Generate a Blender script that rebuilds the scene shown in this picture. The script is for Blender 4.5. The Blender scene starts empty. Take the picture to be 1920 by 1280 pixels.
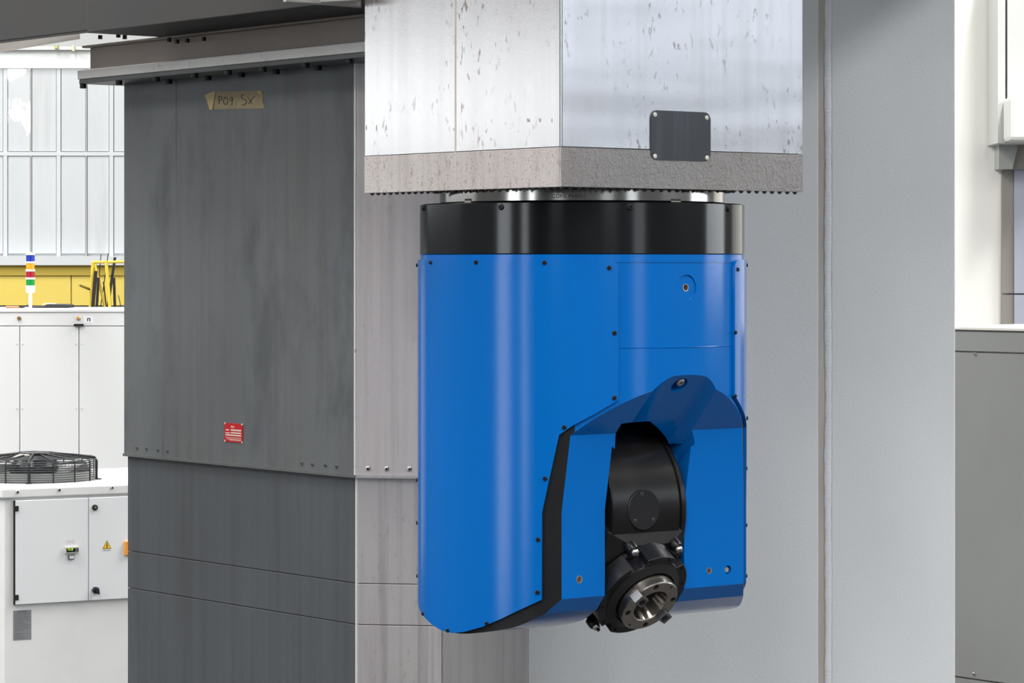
import bpy, bmesh, math, random
from mathutils import Vector as V, Matrix
R_ = math.radians
random.seed(7)
S = bpy.context.scene
COL = S.collection

# ------------------------------------------------------------------ camera, world, lights, exposure
F, YH, H = 5600.0, 500.0, 2.4            # focal length in pixels, horizon row, camera height
CAM = V((0, 0, H))
cd = bpy.data.cameras.new('camera')
cd.sensor_width = 36.0
cd.lens = F / 1920 * 36
cd.shift_y = -(640 - YH) / 1920
cd.clip_end = 200
co = bpy.data.objects.new('camera', cd)
co.location = CAM
co.rotation_euler = (R_(90), 0, 0)
COL.objects.link(co)
S.camera = co
S.view_settings.view_transform = 'Standard'
S.view_settings.look = 'None'
S.view_settings.gamma = 1
S.view_settings.use_curve_mapping = False
S.view_settings.exposure = -0.4
S.cycles.max_bounces = 8
S.cycles.sample_clamp_indirect = 6

w = bpy.data.worlds.new('world')
S.world = w
w.use_nodes = True
w.node_tree.nodes['Background'].inputs[0].default_value = (.80, .88, 1, 1)
w.node_tree.nodes['Background'].inputs[1].default_value = 1.0


def area(name, loc, size, power, target=None, rot=None, color=(1, 1, 1), spread=180):
    d = bpy.data.lights.new(name, 'AREA')
    d.shape = 'RECTANGLE'
    d.size, d.size_y = size
    d.energy = power
    d.color = color
    d.spread = R_(spread)
    o = bpy.data.objects.new(name, d)
    o.location = loc
    if target is not None:
        o.rotation_euler = (V(target) - V(loc)).to_track_quat('-Z', 'Y').to_euler()
    elif rot:
        o.rotation_euler = rot
    COL.objects.link(o)
    return o


# long hall luminaires under the roof (rows run along the hall)
LAMPS = [(-7.5, 4), (-7.5, 12), (-1.5, -7), (-1.5, 1), (3.0, -7), (3.0, 1), (7.5, -6), (7.5, 3), (7.5, 11), (-3.5, 9.5), (-4.5, 17), (3.5, 12)]
for lx, ly in LAMPS:
    area('hall_lamp_light', (lx, ly, 7.93), (0.7, 5.0), 480 if ly < 3 else (800 if (lx, ly) == (3.5, 12) else 700), rot=(0, 0, 0), color=(1, .985, .96))

# ------------------------------------------------------------------ helpers


def lin(r, g, b):
    f = lambda v: (v / 255 / 12.92) if v / 255 <= .04045 else ((v / 255 + .055) / 1.055) ** 2.4
    return (f(r), f(g), f(b), 1)


class NT:
    """small node graph writer"""

    def __init__(s, name, base, rough=.5, metal=0.0, coat=0.0, spec=.5):
        s.m = bpy.data.materials.new(name)
        s.m.use_nodes = True
        s.t = s.m.node_tree
        s.b = s.t.nodes['Principled BSDF']
        s.b.inputs['Base Color'].default_value = base
        s.b.inputs['Roughness'].default_value = rough
        s.b.inputs['Metallic'].default_value = metal
        s.b.inputs['Coat Weight'].default_value = coat
        s.b.inputs['Coat Roughness'].default_value = .12
        s.b.inputs['Specular IOR Level'].default_value = spec
        s.col = base
        s.tc = None
        s.h = None

    def n(s, typ, **kw):
        x = s.t.nodes.new(typ)
        for k, v in kw.items():
            if k.startswith('_'):
                setattr(x, k[1:], v)
            else:
                x.inputs[k.replace('__', ' ')].default_value = v
        return x

    def l(s, a, b):
        s.t.links.new(a, b)

    def coord(s, scale=(1, 1, 1), rotz=0):
        if s.tc is None:
            s.tc = s.n('ShaderNodeTexCoord')
        mp = s.n('ShaderNodeMapping')
        mp.inputs['Scale'].default_value = scale
        mp.inputs['Rotation'].default_value = (0, 0, rotz)
        s.l(s.tc.outputs['Object'], mp.inputs[0])
        return mp.outputs[0]

    def noise(s, scale, sc=(1, 1, 1), detail=4, rough=.55, lo=.4, hi=.6, offset=0.0):
        nz = s.n('ShaderNodeTexNoise')
        nz.inputs['Scale'].default_value = scale
        nz.inputs['Detail'].default_value = detail
        nz.inputs['Roughness'].default_value = rough
        c = s.coord(sc)
        if offset:
            ad = s.n('ShaderNodeVectorMath')
            ad.operation = 'ADD'
            ad.inputs[1].default_value = (offset, offset * 1.7, offset * .6)
            s.l(c, ad.inputs[0])
            c = ad.outputs[0]
        s.l(c, nz.inputs['Vector'])
        mr = s.n('ShaderNodeMapRange')
        mr.inputs['From Min'].default_value = lo
        mr.inputs['From Max'].default_value = hi
        s.l(nz.outputs[0], mr.inputs[0])
        return mr.outputs[0]

    def zmask(s, z0, z1):
        """0 below z0, 1 above z1 (object space)"""
        if s.tc is None:
            s.tc = s.n('ShaderNodeTexCoord')
        sp = s.n('ShaderNodeSeparateXYZ')
        s.l(s.tc.outputs['Object'], sp.inputs[0])
        mr = s.n('ShaderNodeMapRange')
        mr.inputs['From Min'].default_value = z0
        mr.inputs['From Max'].default_value = z1
        s.l(sp.outputs[2], mr.inputs[0])
        return mr.outputs[0]

    def mul(s, a, b):
        m = s.n('ShaderNodeMath')
        m.operation = 'MULTIPLY'
        for i, x in enumerate((a, b)):
            if isinstance(x, (int, float)):
                m.inputs[i].default_value = x
            else:
                s.l(x, m.inputs[i])
        return m.outputs[0]

    def mix(s, fac, color, amount=1.0):
        """lay colour over the base where fac is high"""
        mx = s.n('ShaderNodeMix')
        mx.data_type = 'RGBA'
        f = s.mul(fac, amount)
        s.l(f, mx.inputs[0])
        if isinstance(s.col, tuple):
            mx.inputs[6].default_value = s.col
        else:
            s.l(s.col, mx.inputs[6])
        mx.inputs[7].default_value = color
        s.col = mx.outputs[2]
        s.l(s.col, s.b.inputs['Base Color'])
        return s

    def rough(s, fac, r0, r1):
        mr = s.n('ShaderNodeMapRange')
        mr.inputs['To Min'].default_value = r0
        mr.inputs['To Max'].default_value = r1
        s.l(fac, mr.inputs[0])
        s.l(mr.outputs[0], s.b.inputs['Roughness'])
        return s

    def bump(s, h, strength=.3, dist=.002):
        b = s.n('ShaderNodeBump')
        b.inputs['Strength'].default_value = strength
        b.inputs['Distance'].default_value = dist
        s.l(h, b.inputs['Height'])
        if s.h is not None:
            s.l(s.h, b.inputs['Normal'])
        s.h = b.outputs[0]
        s.l(s.h, s.b.inputs['Normal'])
        return s


def emis(name, color, strength):
    n = NT(name, color, .5)
    n.b.inputs['Emission Color'].default_value = color
    n.b.inputs['Emission Strength'].default_value = strength
    return n.m


def flat(name, color, rough=.5, metal=0., coat=0., spec=.5):
    return NT(name, color, rough, metal, coat, spec).m


class MB:
    def __init__(s):
        s.v, s.f, s.m = [], [], []

    def add(s, vs, fs, mi=0):
        o = len(s.v)
        s.v += [tuple(p) for p in vs]
        for f in fs:
            s.f.append([i + o for i in f])
            s.m.append(mi)

    def box(s, o, ax, ay, az, mi=0):
        o, ax, ay, az = V(o), V(ax), V(ay), V(az)
        p = [o, o + ax, o + ax + ay, o + ay]
        p += [q + az for q in p]
        fs = [(0, 3, 2, 1), (4, 5, 6, 7), (0, 1, 5, 4), (1, 2, 6, 5), (2, 3, 7, 6), (3, 0, 4, 7)]
        if ax.cross(ay).dot(az) < 0:
            fs = [f[::-1] for f in fs]
        s.add(p, fs, mi)
        return s

    def bx(s, x0, x1, y0, y1, z0, z1, mi=0):
        return s.box((x0, y0, z0), (x1 - x0, 0, 0), (0, y1 - y0, 0), (0, 0, z1 - z0), mi)

    def prism(s, poly, fr, d0, d1, mi=0):
        """poly of (a,b); fr(a,b,d) -> point"""
        n = len(poly)
        ps = [fr(a, b, d0) for a, b in poly] + [fr(a, b, d1) for a, b in poly]
        fs = [tuple(range(n)), tuple(range(2 * n - 1, n - 1, -1))]
        fs += [(i, i + n, (i + 1) % n + n, (i + 1) % n) for i in range(n)]
        s.add(ps, fs, mi)
        return s

    def lathe(s, prof, c, axis, seg=32, mi=0, ref=None, close=True):
        """prof of (r, h) along axis"""
        c, axis = V(c), V(axis).normalized()
        r1 = V(ref).normalized() if ref else axis.orthogonal().normalized()
        r2 = axis.cross(r1)
        n = len(prof)
        vs = []
        for i in range(seg):
            a = 2 * math.pi * i / seg
            dr = r1 * math.cos(a) + r2 * math.sin(a)
            vs += [c + axis * h + dr * r for r, h in prof]
        fs = []
        for i in range(seg):
            j = (i + 1) % seg
            for k in range(n - 1):
                fs.append((i * n + k, j * n + k, j * n + k + 1, i * n + k + 1))
        if close:
            fs.append(tuple(i * n for i in range(seg))[::-1])
            fs.append(tuple(i * n + n - 1 for i in range(seg)))
        s.add(vs, fs, mi)
        return s

    def cyl(s, c, axis, r, h, seg=20, mi=0, cham=0):
        pr = [(r, 0), (r, h)] if not cham else [(r, 0), (r, h - cham), (r - cham, h)]
        return s.lathe(pr, c, axis, seg, mi)

    def tube(s, pts, r, seg=8, mi=0, closed=False):
        pts = [V(p) for p in pts]
        n = len(pts)
        vs = []
        up = None
        for i, p in enumerate(pts):
            a = pts[(i - 1) % n] if (closed or i) else p
            b = pts[(i + 1) % n] if (closed or i < n - 1) else p
            t = (b - a).normalized()
            if up is None:
                up = t.orthogonal().normalized()
            up = (up - t * up.dot(t)).normalized()
            q = t.cross(up)
            vs += [p + (up * math.cos(2 * math.pi * k / seg) + q * math.sin(2 * math.pi * k / seg)) * r for k in range(seg)]
        fs = []
        for i in range(n if closed else n - 1):
            j = (i + 1) % n
            for k in range(seg):
                l = (k + 1) % seg
                fs.append((i * seg + k, i * seg + l, j * seg + l, j * seg + k))
        if not closed:
            fs += [tuple(range(seg))[::-1], tuple(range((n - 1) * seg, n * seg))]
        s.add(vs, fs, mi)
        return s

    def hull(s, pts, mi=0):
        bm = bmesh.new()
        for p in pts:
            bm.verts.new(p)
        g = bmesh.ops.convex_hull(bm, input=bm.verts)
        for e in [x for x in bm.verts if not x.link_faces]:
            bm.verts.remove(e)
        bmesh.ops.dissolve_limit(bm, angle_limit=R_(1), verts=bm.verts, edges=bm.edges)
        bm.verts.index_update()
        s.add([v.co.copy() for v in bm.verts], [[v.index for v in f.verts] for f in bm.faces], mi)
        bm.free()
        return s

    def mesh(s, name, mats, origin=(0, 0, 0), smooth=None, fix=True):
        me = bpy.data.meshes.new(name)
        o = V(origin)
        me.from_pydata([tuple(V(p) - o) for p in s.v], [], s.f)
        for m in (mats if isinstance(mats, (list, tuple)) else [mats]):
            me.materials.append(m)
        me.polygons.foreach_set('material_index', s.m)
        if fix:
            bm = bmesh.new()
            bm.from_mesh(me)
            bmesh.ops.recalc_face_normals(bm, faces=bm.faces)
            bm.to_mesh(me)
            bm.free()
        if smooth:
            me.polygons.foreach_set('use_smooth', [True] * len(me.polygons))
            me.set_sharp_from_angle(angle=R_(smooth))
        me.update()
        return me

    def build(s, name, mats, parent=None, smooth=None, bevel=0, fix=True):
        org = V((0, 0, 0))
        p = parent
        while p is not None:
            org += p.location
            p = p.parent
        o = bpy.data.objects.new(name, s.mesh(name, mats, org, smooth, fix))
        COL.objects.link(o)
        o.parent = parent
        if bevel:
            b = o.modifiers.new('bevel', 'BEVEL')
            b.width = bevel
            b.segments = 2
            b.limit_method = 'ANGLE'
        return o


def thing(name, label, cat, loc=(0, 0, 0), group=None):
    o = bpy.data.objects.new(name, None)
    o.empty_display_size = .1
    o.location = loc
    COL.objects.link(o)
    return tag(o, label, cat, group)


def tag(o, label=None, cat=None, group=None, kind=None):
    if label:
        o['label'] = label
    if cat:
        o['category'] = cat
    if group:
        o['group'] = group
    if kind:
        o['kind'] = kind
    return o


def struct(o, label=None):
    return tag(o, label, kind='structure')


def wloc(o):
    p, r = o, V((0, 0, 0))
    while p is not None:
        r += p.location
        p = p.parent
    return r


def stamp(name, me, parent, pos, rot=None):
    """one more piece that shares mesh data; pos is in world space"""
    o = bpy.data.objects.new(name, me)
    COL.objects.link(o)
    o.parent = parent
    o.location = V(pos) - (wloc(parent) if parent else V((0, 0, 0)))
    if rot is not None:
        o.rotation_euler = rot
    return o


def zrot(axis):
    return V(axis).to_track_quat('Z', 'Y').to_euler()


def screw_mesh(name, r, h, mats, flange=None, socket=True):
    """hex-socket head along +Z, base at z=0; mats = (head, dark socket)"""
    m = MB()
    if flange:
        m.lathe([(flange, 0), (flange, h * .25), (flange * .9, h * .35), (r, h * .4), (r, h * .85), (r * .85, h), (r * .5, h)], (0, 0, 0), (0, 0, 1), 16)
    else:
        m.lathe([(r, 0), (r, h * .8), (r * .82, h), (r * .5, h)], (0, 0, 0), (0, 0, 1), 16)
    m.f.pop(); m.m.pop()
    m.lathe([(r * .5, h), (r * .42, h * .35)], (0, 0, 0), (0, 0, 1), 16, 1)
    m.f.pop(-2); m.m.pop(-2)
    return m.mesh(name, mats, smooth=40, fix=False)


def text_mb(txt, size, fr, d0, mi=0, center=True, spacing=1.0):
    """printed text as thin flat geometry; fr(a,b,d) -> point"""
    cu = bpy.data.curves.new('text_tmp', 'FONT')
    cu.body = txt
    cu.size = size
    cu.resolution_u = 2
    cu.space_character = spacing
    if center:
        cu.align_x = 'CENTER'
        cu.align_y = 'CENTER'
    o = bpy.data.objects.new('text_tmp', cu)
    COL.objects.link(o)
    dg = bpy.context.evaluated_depsgraph_get()
    me = bpy.data.meshes.new_from_object(o.evaluated_get(dg))
    m = MB()
    m.add([fr(v.co.x, v.co.y, d0) for v in me.vertices], [list(p.vertices) for p in me.polygons], mi)
    bpy.data.objects.remove(o)
    bpy.data.curves.remove(cu)
    bpy.data.meshes.remove(me)
    return m


def P(px, py, Y):
    return V(((px - 960) / F * Y, Y, H + (YH - py) / F * Y))


class Pl:
    """vertical plane: point o, horizontal direction e, normal n towards the viewer"""

    def __init__(s, o, ang):
        # ang: angle of the face direction e against +X (counter-clockwise, seen from above)
        s.o = V((o[0], o[1], 0))
        s.e = V((math.cos(ang), math.sin(ang), 0))
        s.n = V((math.sin(ang), -math.cos(ang), 0))

    def off(s, d):
        q = Pl(s.o + s.n * d, 0)
        q.e, q.n = s.e, s.n
        return q

    def hit(s, px, py):
        d = V(((px - 960) / F, 1, (YH - py) / F))
        t = (s.o - V((CAM.x, CAM.y, 0))).dot(s.n) / V((d.x, d.y, 0)).dot(s.n)
        return CAM + d * t

    def ab(s, px, py):
        p = s.hit(px, py)
        return (V((p.x, p.y, 0)) - s.o).dot(s.e), p.z

    def pt(s, a, z, d=0):
        return s.o + s.e * a + s.n * d + V((0, 0, z))

    def box(s, mb, a0, a1, z0, z1, d0, d1, mi=0):
        mb.box(s.pt(a0, z0, d0), s.e * (a1 - a0), V((0, 0, z1 - z0)), s.n * (d1 - d0), mi)
        return mb

    def pxbox(s, mb, x0, y0, x1, y1, d0, d1, mi=0):
        a0, z0 = s.ab(x0, y1)
        a1, z1 = s.ab(x1, y0)
        return s.box(mb, a0, a1, z0, z1, d0, d1, mi)


k = .4 / 304                         # metres per pixel at the head axis
D0 = F * k
HX = 131 * k
PSI = R_(37.5)
sn, cs = math.sin(PSI), math.cos(PSI)


def W(u, n, z):
    """head frame (picture-scale units: u along the front, n outwards, z over the camera height) -> world"""
    return V((HX + (u * cs + n * sn) * k, D0 + (u * sn - n * cs) * k, H + z * k))


def WD(u, n, z):
    return V((u * cs + n * sn, u * sn - n * cs, z))


def cylhit(px, py, R):
    R = R * k
    t = (px - 960) / F
    a = t * t + 1
    b = -2 * (t * HX + D0)
    c = HX * HX + D0 * D0 - R * R
    Y = (-b - math.sqrt(max(b * b - 4 * a * c, 0))) / (2 * a)
    X = t * Y
    dx, dy = (X - HX) / k, (Y - D0) / k
    return math.atan2(dx * cs + dy * sn, dx * sn - dy * cs), (YH - py) * Y / F / k


def nhit(px, py, n):
    t = (px - 960) / F
    d0, hx = D0 / k, HX / k
    u = (t * (d0 - n * cs) - hx - n * sn) / (cs - t * sn)
    return u, (YH - py) * (d0 + u * sn - n * cs) / F


MACH = R_(180) - math.atan2(.938, .764)      # direction of the machine's left-facing sides
PSI_R = PSI
AX_ = (0, 0, 1)

# ------------------------------------------------------------------ materials
dark_screw = flat('blackened_steel', (.02, .02, .022, 1), .4, .6)
dark_hole = flat('dark_socket', (.004, .004, .004, 1), .6)
bright_steel = flat('bright_steel', (.62, .6, .57, 1), .3, 1)
white_rivet = flat('pale_rivet', (.75, .74, .68, 1), .5, .3)
matt_black = flat('matt_black', (.012, .012, .013, 1), .5)

n_ = NT('blue_paint', (0.0, .134, .50, 1), .13, 0, .0, .4)
n_.bump(n_.noise(420, detail=2), .05, .0005)
n_.b.inputs['Coat Roughness'].default_value = .22
blue = n_.m
n_ = NT('black_gasket', (.006, .0065, .0075, 1), .45, 0, 0, .3)
n_.mix(n_.noise(30, lo=.4, hi=.7), (.012, .012, .013, 1), .6)
gasket = n_.m
n_ = NT('black_oxide_ring', (.005, .0055, .0065, 1), .13, .0, .0)
n_.mix(n_.noise(6, (1, 1, .15), lo=.45, hi=.7), (.012, .013, .015, 1), .7)
black_ring = n_.m
n_ = NT('black_spindle', (.014, .014, .015, 1), .26, .4)
n_.mix(n_.noise(14, (1, 1, .4), lo=.45, hi=.7), (.028, .026, .024, 1), .6)
black_spindle = n_.m
n_ = NT('ring_steel', (.46, .45, .43, 1), .14, 1)
n_.mix(n_.noise(5, (1, 1, .2), lo=.4, hi=.6), (.34, .33, .31, 1), .7)
ring_steel = n_.m
n_ = NT('nose_steel', (.37, .345, .315, 1), .26, 1)
n_.bump(n_.noise(60, detail=2), .05, .0005)
nose_steel = n_.m


def steel_sheet(name, base, rough, metal, streak=None, spots=None, blotch=None, grain=.1, extra=None):
    q = NT(name, base, rough, metal)
    if blotch:
        q.mix(q.noise(1.6, (1, 1, .7), lo=.38, hi=.66), blotch[0], blotch[1])
    if streak:
        q.mix(q.noise(22, (1, 1, .035), detail=5, lo=.48, hi=.72), streak[0], streak[1])
        q.mix(q.noise(55, (1, 1, .02), detail=3, lo=.52, hi=.75, offset=3.1), streak[0], streak[1] * .6)
    if spots:
        f = q.mul(q.noise(75, (1, 1, .42), detail=3, lo=.60, hi=.68), q.noise(4.5, lo=.44, hi=.6, offset=9))
        q.mix(f, spots[0], spots[1])
    q.mix(q.noise(320, detail=2, lo=.4, hi=.75), tuple(c * .72 for c in base[:3]) + (1,), grain * 3)
    q.bump(q.noise(260, detail=2), grain, .0008)
    if extra:
        extra(q)
    return q.m


ram_left_m = steel_sheet('ram_sheet_pale', (.78, .765, .765, 1), .22, .85, ((.60, .55, .53, 1), .25), ((.24, .15, .12, 1), .75), ((.72, .69, .68, 1), .35), grain=.025)
ram_right_m = steel_sheet('ram_sheet_brushed', (.62, .63, .67, 1), .27, .85, ((.42, .41, .41, 1), .35), ((.2, .16, .15, 1), .75), ((.48, .49, .52, 1), .5), grain=.025,
                          extra=lambda q: q.bump(q.noise(3.2, (.4, .4, 2.4), detail=1, lo=.3, hi=.7), .07, .02))


def dusty(q):
    q.mix(q.noise(210, detail=3, lo=.57, hi=.68), (.24, .18, .165, 1), .7)
    q.mix(q.noise(70, (1, 1, .5), detail=3, lo=.6, hi=.72, offset=5), (.28, .21, .19, 1), .6)


band_left_m = steel_sheet('dusty_sheet', (.70, .65, .63, 1), .6, .15, ((.38, .32, .30, 1), .4), None, ((.50, .45, .43, 1), .6), extra=dusty)


def oily(q):
    v = q.n('ShaderNodeTexNoise')
    v.inputs['Scale'].default_value = 80
    v.inputs['Detail'].default_value = 3
    v.inputs['Distortion'].default_value = 1.4
    q.l(q.coord((1, 1, .8)), v.inputs['Vector'])
    mr = q.n('ShaderNodeMapRange')
    mr.inputs['From Min'].default_value = .42
    mr.inputs['From Max'].default_value = .6
    q.l(v.outputs[0], mr.inputs[0])
    q.bump(mr.outputs[0], .2, .0026)
    q.b.inputs['Coat Weight'].default_value = .8
    q.b.inputs['Coat Roughness'].default_value = .08


band_right_m = steel_sheet('oily_sheet', (.30, .29, .285, 1), .3, .55, ((.28, .25, .23, 1), .5), ((.2, .15, .12, 1), .5), ((.3, .28, .27, 1), .5), extra=oily)

def stained(q):
    q.mix(q.noise(5.5, (1, 1, .45), detail=6, rough=.65, lo=.5, hi=.68, offset=4.2), (.075, .082, .087, 1), .75)
    q.mix(q.mul(q.noise(26, (1, 1, .03), detail=3, lo=.46, hi=.6, offset=7.7), q.noise(2.2, (1, 1, .12), detail=1, lo=.5, hi=.62, offset=1.4)), (.125, .10, .088, 1), .8)
    q.mix(q.noise(34, (1, 1, .012), detail=1, lo=.70, hi=.74, offset=2.9), (.06, .055, .05, 1), .7)


cover_left_m = steel_sheet('zinc_cover_sheet_shaded', (.15, .16, .165, 1), .48, .1, ((.11, .098, .09, 1), .5), None, ((.108, .117, .122, 1), .9), extra=stained)  # left face: weaker side light painted as a dark base, stains are real
cover_right_m = steel_sheet('zinc_cover_sheet_lit', (.70, .65, .64, 1), .5, .3, ((.38, .35, .335, 1), .5), ((.14, .10, .09, 1), .2), ((.58, .54, .53, 1), .7))  # right face of the same cover, its brighter light put into the base
lower_left_m = steel_sheet('smeared_cover_sheet_shaded', (.098, .106, .114, 1), .5, .1, ((.06, .063, .068, 1), .7), None, ((.075, .08, .086, 1), .8))  # left lower panels: shaded side painted into the base, smears are real
lower_right_m = steel_sheet('smeared_cover_sheet_lit', (.58, .55, .54, 1), .5, .3, ((.25, .24, .24, 1), .75), ((.16, .15, .15, 1), .3), ((.43, .41, .405, 1), .7))  # right lower panels: same sheet with the lit tone in its base
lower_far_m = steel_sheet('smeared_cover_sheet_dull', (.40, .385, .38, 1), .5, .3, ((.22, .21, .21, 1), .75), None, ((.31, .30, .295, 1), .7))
rail_m = steel_sheet('rail_steel', (.85, .82, .78, 1), .55, .25, None, ((.15, .13, .12, 1), .5), ((.75, .73, .69, 1), .6))
rail_dark_m = steel_sheet('rail_underplate_steel', (.16, .165, .165, 1), .5, .3, None, None, ((.1, .1, .095, 1), .7))
beam_m = steel_sheet('beam_primer', (.37, .315, .28, 1), .6, 0, None, None, ((.29, .245, .215, 1), .7))
cross_m = steel_sheet('crossbeam_paint', (.043, .046, .046, 1), .6, 0, None, None, ((.053, .044, .039, 1), .9))
n_ = NT('column_paint', (.80, .825, .835, 1), .36, 0, .12)
n_.mix(n_.noise(1.3, (1, 1, .6), lo=.35, hi=.7), (.73, .755, .765, 1), .7)
n_.bump(n_.noise(150, detail=3), .10, .0016)
column_m = n_.m
n_ = NT('column_groove', (.60, .57, .53, 1), .5)
n_.mix(n_.noise(5, (1, 1, .3), lo=.4, hi=.6), (.47, .42, .38, 1), .8)
groove_m = n_.m
n_ = NT('weld_paint', (.86, .875, .90, 1), .26, 0, .3)
n_.bump(n_.noise(70, (.6, .6, 1.3), detail=2), .2, .003)
weld_m = n_.m
white_cab = flat('white_cabinet_paint', (.80, .81, .81, 1), .45)
n_ = NT('chiller_paint', (.88, .885, .88, 1), .42)
n_.mix(n_.noise(3, lo=.4, hi=.7), (.76, .77, .76, 1), .6)
chiller_m = n_.m
chiller_low_m = flat('chiller_base_paint', (.66, .66, .63, 1), .5)
door_m = flat('chiller_door_paint', (.86, .88, .90, 1), .38)
gray_cab = steel_sheet('grey_cabinet_paint', (.27, .28, .275, 1), .45, 0, None, None, ((.235, .235, .23, 1), .6), grain=.03)
seam_dark = flat('seam_dark_gap', (.05, .05, .05, 1), .7)  # plain dark tone for joints, ring slots, cover core and seal ring
fan_black = flat('fan_black', (.015, .015, .018, 1), .35, .2)
wire_m = flat('fan_wire', (.06, .065, .07, 1), .35, .4)
yellow_m = flat('yellow_paint', lin(255, 222, 80), .5)
yellow_wall = flat('yellow_wall_paint', lin(252, 225, 110), .6)
cream = flat('cream_plaster', (.88, .87, .83, 1), .8)
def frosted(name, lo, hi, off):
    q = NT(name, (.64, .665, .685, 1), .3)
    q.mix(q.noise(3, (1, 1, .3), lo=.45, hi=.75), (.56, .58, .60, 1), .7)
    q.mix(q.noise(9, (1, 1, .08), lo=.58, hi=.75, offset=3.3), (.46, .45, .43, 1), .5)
    # daylight seen through the frosted panes; bright sun patches are painted into the emission
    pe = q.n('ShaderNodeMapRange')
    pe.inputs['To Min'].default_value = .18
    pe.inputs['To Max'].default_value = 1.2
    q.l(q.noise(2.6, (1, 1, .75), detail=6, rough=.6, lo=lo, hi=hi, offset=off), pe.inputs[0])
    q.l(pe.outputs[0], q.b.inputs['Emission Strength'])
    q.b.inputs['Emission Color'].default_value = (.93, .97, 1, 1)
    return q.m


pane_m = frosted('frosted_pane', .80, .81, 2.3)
pane_sun_patch = frosted('frosted_pane_sun_patch', .50, .52, 5.1)
pane_sun_spot = frosted('frosted_pane_sun_spot', .63, .65, 1.1)
daylight = emis('daylight_pane', (.90, .95, 1, 1), 5.2)
daylight_dim = emis('daylight_pane_dim', (.92, .96, 1, 1), 1.6)
daylight_low = emis('daylight_pane_low', (.86, .92, 1, 1), 1.25)
lamp_glow = emis('lamp_diffuser', (1, .985, .96, 1), 6.0)
hall_white = flat('hall_wall_paint', (.10, .105, .11, 1), .8)
back_white = flat('back_wall_paint', (.62, .64, .64, 1), .8)
hall_ceiling = flat('hall_ceiling_paint', (.2, .2, .2, 1), .8)
n_ = NT('concrete_floor', (.022, .022, .022, 1), .55)
n_.mix(n_.noise(2, lo=.4, hi=.7), (.014, .014, .014, 1), .6)
floor_m = n_.m
frame_white = flat('window_frame_paint', (.78, .81, .83, 1), .5)
red_plate_m = flat('red_plate', lin(190, 22, 32), .35)
pale_print = flat('pale_print', (.62, .60, .52, 1), .5)
dark_print = flat('dark_print', (.03, .03, .035, 1), .6)
tape_m = NT('masking_tape', lin(160, 146, 112), .7)
tape_m.mix(tape_m.noise(60, lo=.4, hi=.7), lin(132, 120, 92), .7)
tape_m = tape_m.m
tape_fold = flat('masking_tape_fold', lin(190, 168, 122), .7)

# ------------------------------------------------------------------ the hall
XL, XR, YB, YF, ZC = -11.0, 10.0, 22.0, -12.0, 8.2
o = MB().bx(XL - .2, XR + .2, YF - .2, YB + .2, -.2, 0).build('floor', floor_m); struct(o)
o = MB().bx(XL - .2, XR + .2, YF - .2, YB + .2, ZC, ZC + .2).build('ceiling', hall_ceiling); struct(o)


def wall_with_openings(name, horiz, at, thick, lo, hi, z1, wins, m):
    """wall along one axis with rectangular openings (s0,s1,z0,z1), pieces join into one structure"""
    mb = MB()

    def put(s0, s1, za, zb):
        if s1 - s0 < 1e-4 or zb - za < 1e-4:
            return
        if horiz:
            mb.bx(s0, s1, at, at + thick, za, zb)
        else:
            mb.bx(at, at + thick, s0, s1, za, zb)
    c = lo
    for s0, s1, za, zb in sorted(wins):
        put(c, s0, 0, z1)
        put(s0, s1, 0, za)
        put(s0, s1, zb, z1)
        c = s1
    put(c, hi, 0, z1)
    return struct(mb.build(name, m))


def hall_window(name, horiz, at, out, s0, s1, z0, z1, cols, rows, pane):
    """glazing of an opening: one frame with bars and daylight panes"""
    f, g = MB(), MB()

    def put(mb, a0, a1, za, zb, d):
        if horiz:
            mb.bx(a0, a1, at - d, at + d, za, zb)
        else:
            mb.bx(at - d, at + d, a0, a1, za, zb)
    for i in range(cols + 1):
        x = s0 + (s1 - s0) * i / cols
        put(f, max(s0, x - .04), min(s1, x + .04), z0, z1, .05)
    for i in range(rows + 1):
        z = z0 + (z1 - z0) * i / rows
        put(f, s0, s1, max(z0, z - .035), min(z1, z + .035), .045)
    put(g, s0, s1, z0, z1, .01)
    o = struct(f.build(name, frame_white))
    g.build('pane', pane, o)
    return o


# left wall: low glazed band seen in the ram's left sheet, tall windows nearer the camera
WL = [(8.2, 21.5, 2.95, 3.85), (-1.6, 1.2, .1, 6.4), (-6.6, -4.6, .1, 6.4)]
wall_with_openings('wall_left', False, XL - .2, .2, YF, YB, ZC, WL, hall_white)
hall_window('window_1', False, XL - .1, 1, *WL[0], 28, 1, daylight_dim)
hall_window('window_2', False, XL - .1, 1, *WL[1], 5, 6, daylight)
hall_window('window_3', False, XL - .1, 1, *WL[2], 2, 6, daylight)
WRR = [(-7.0, -3.4, 1.2, 6.0), (2.6, 7.2, 3.2, 5.0), (8.2, 12.2, 2.3, 3.6)]
wall_with_openings('wall_right', False, XR, .2, YF, YB, ZC, WRR, hall_white)
for i, q in enumerate(WRR):
    hall_window('window_%d' % (4 + i), False, XR + .1, -1, *q, 5, 4, daylight if i == 2 else daylight_low)
WFR = [(-8.0, -5.0, 3.6, 6.4), (5.0, 8.5, 3.6, 6.4)]
wall_with_openings('wall_front', True, YF - .2, .2, XL, XR, ZC, WFR, hall_white)
for i, q in enumerate(WFR):
    hall_window('window_%d' % (7 + i), True, YF - .1, 1, *q, 6, 4, daylight)
for lx, ly in LAMPS:
    t = thing('hall_lamp', 'long white luminaire under the hall roof', 'lamp', (lx, ly, 8.19), 'hall luminaires')
    MB().bx(lx - .4, lx + .4, ly - 2.6, ly + 2.6, 7.96, 8.19).build('housing', frame_white, t)

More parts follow.
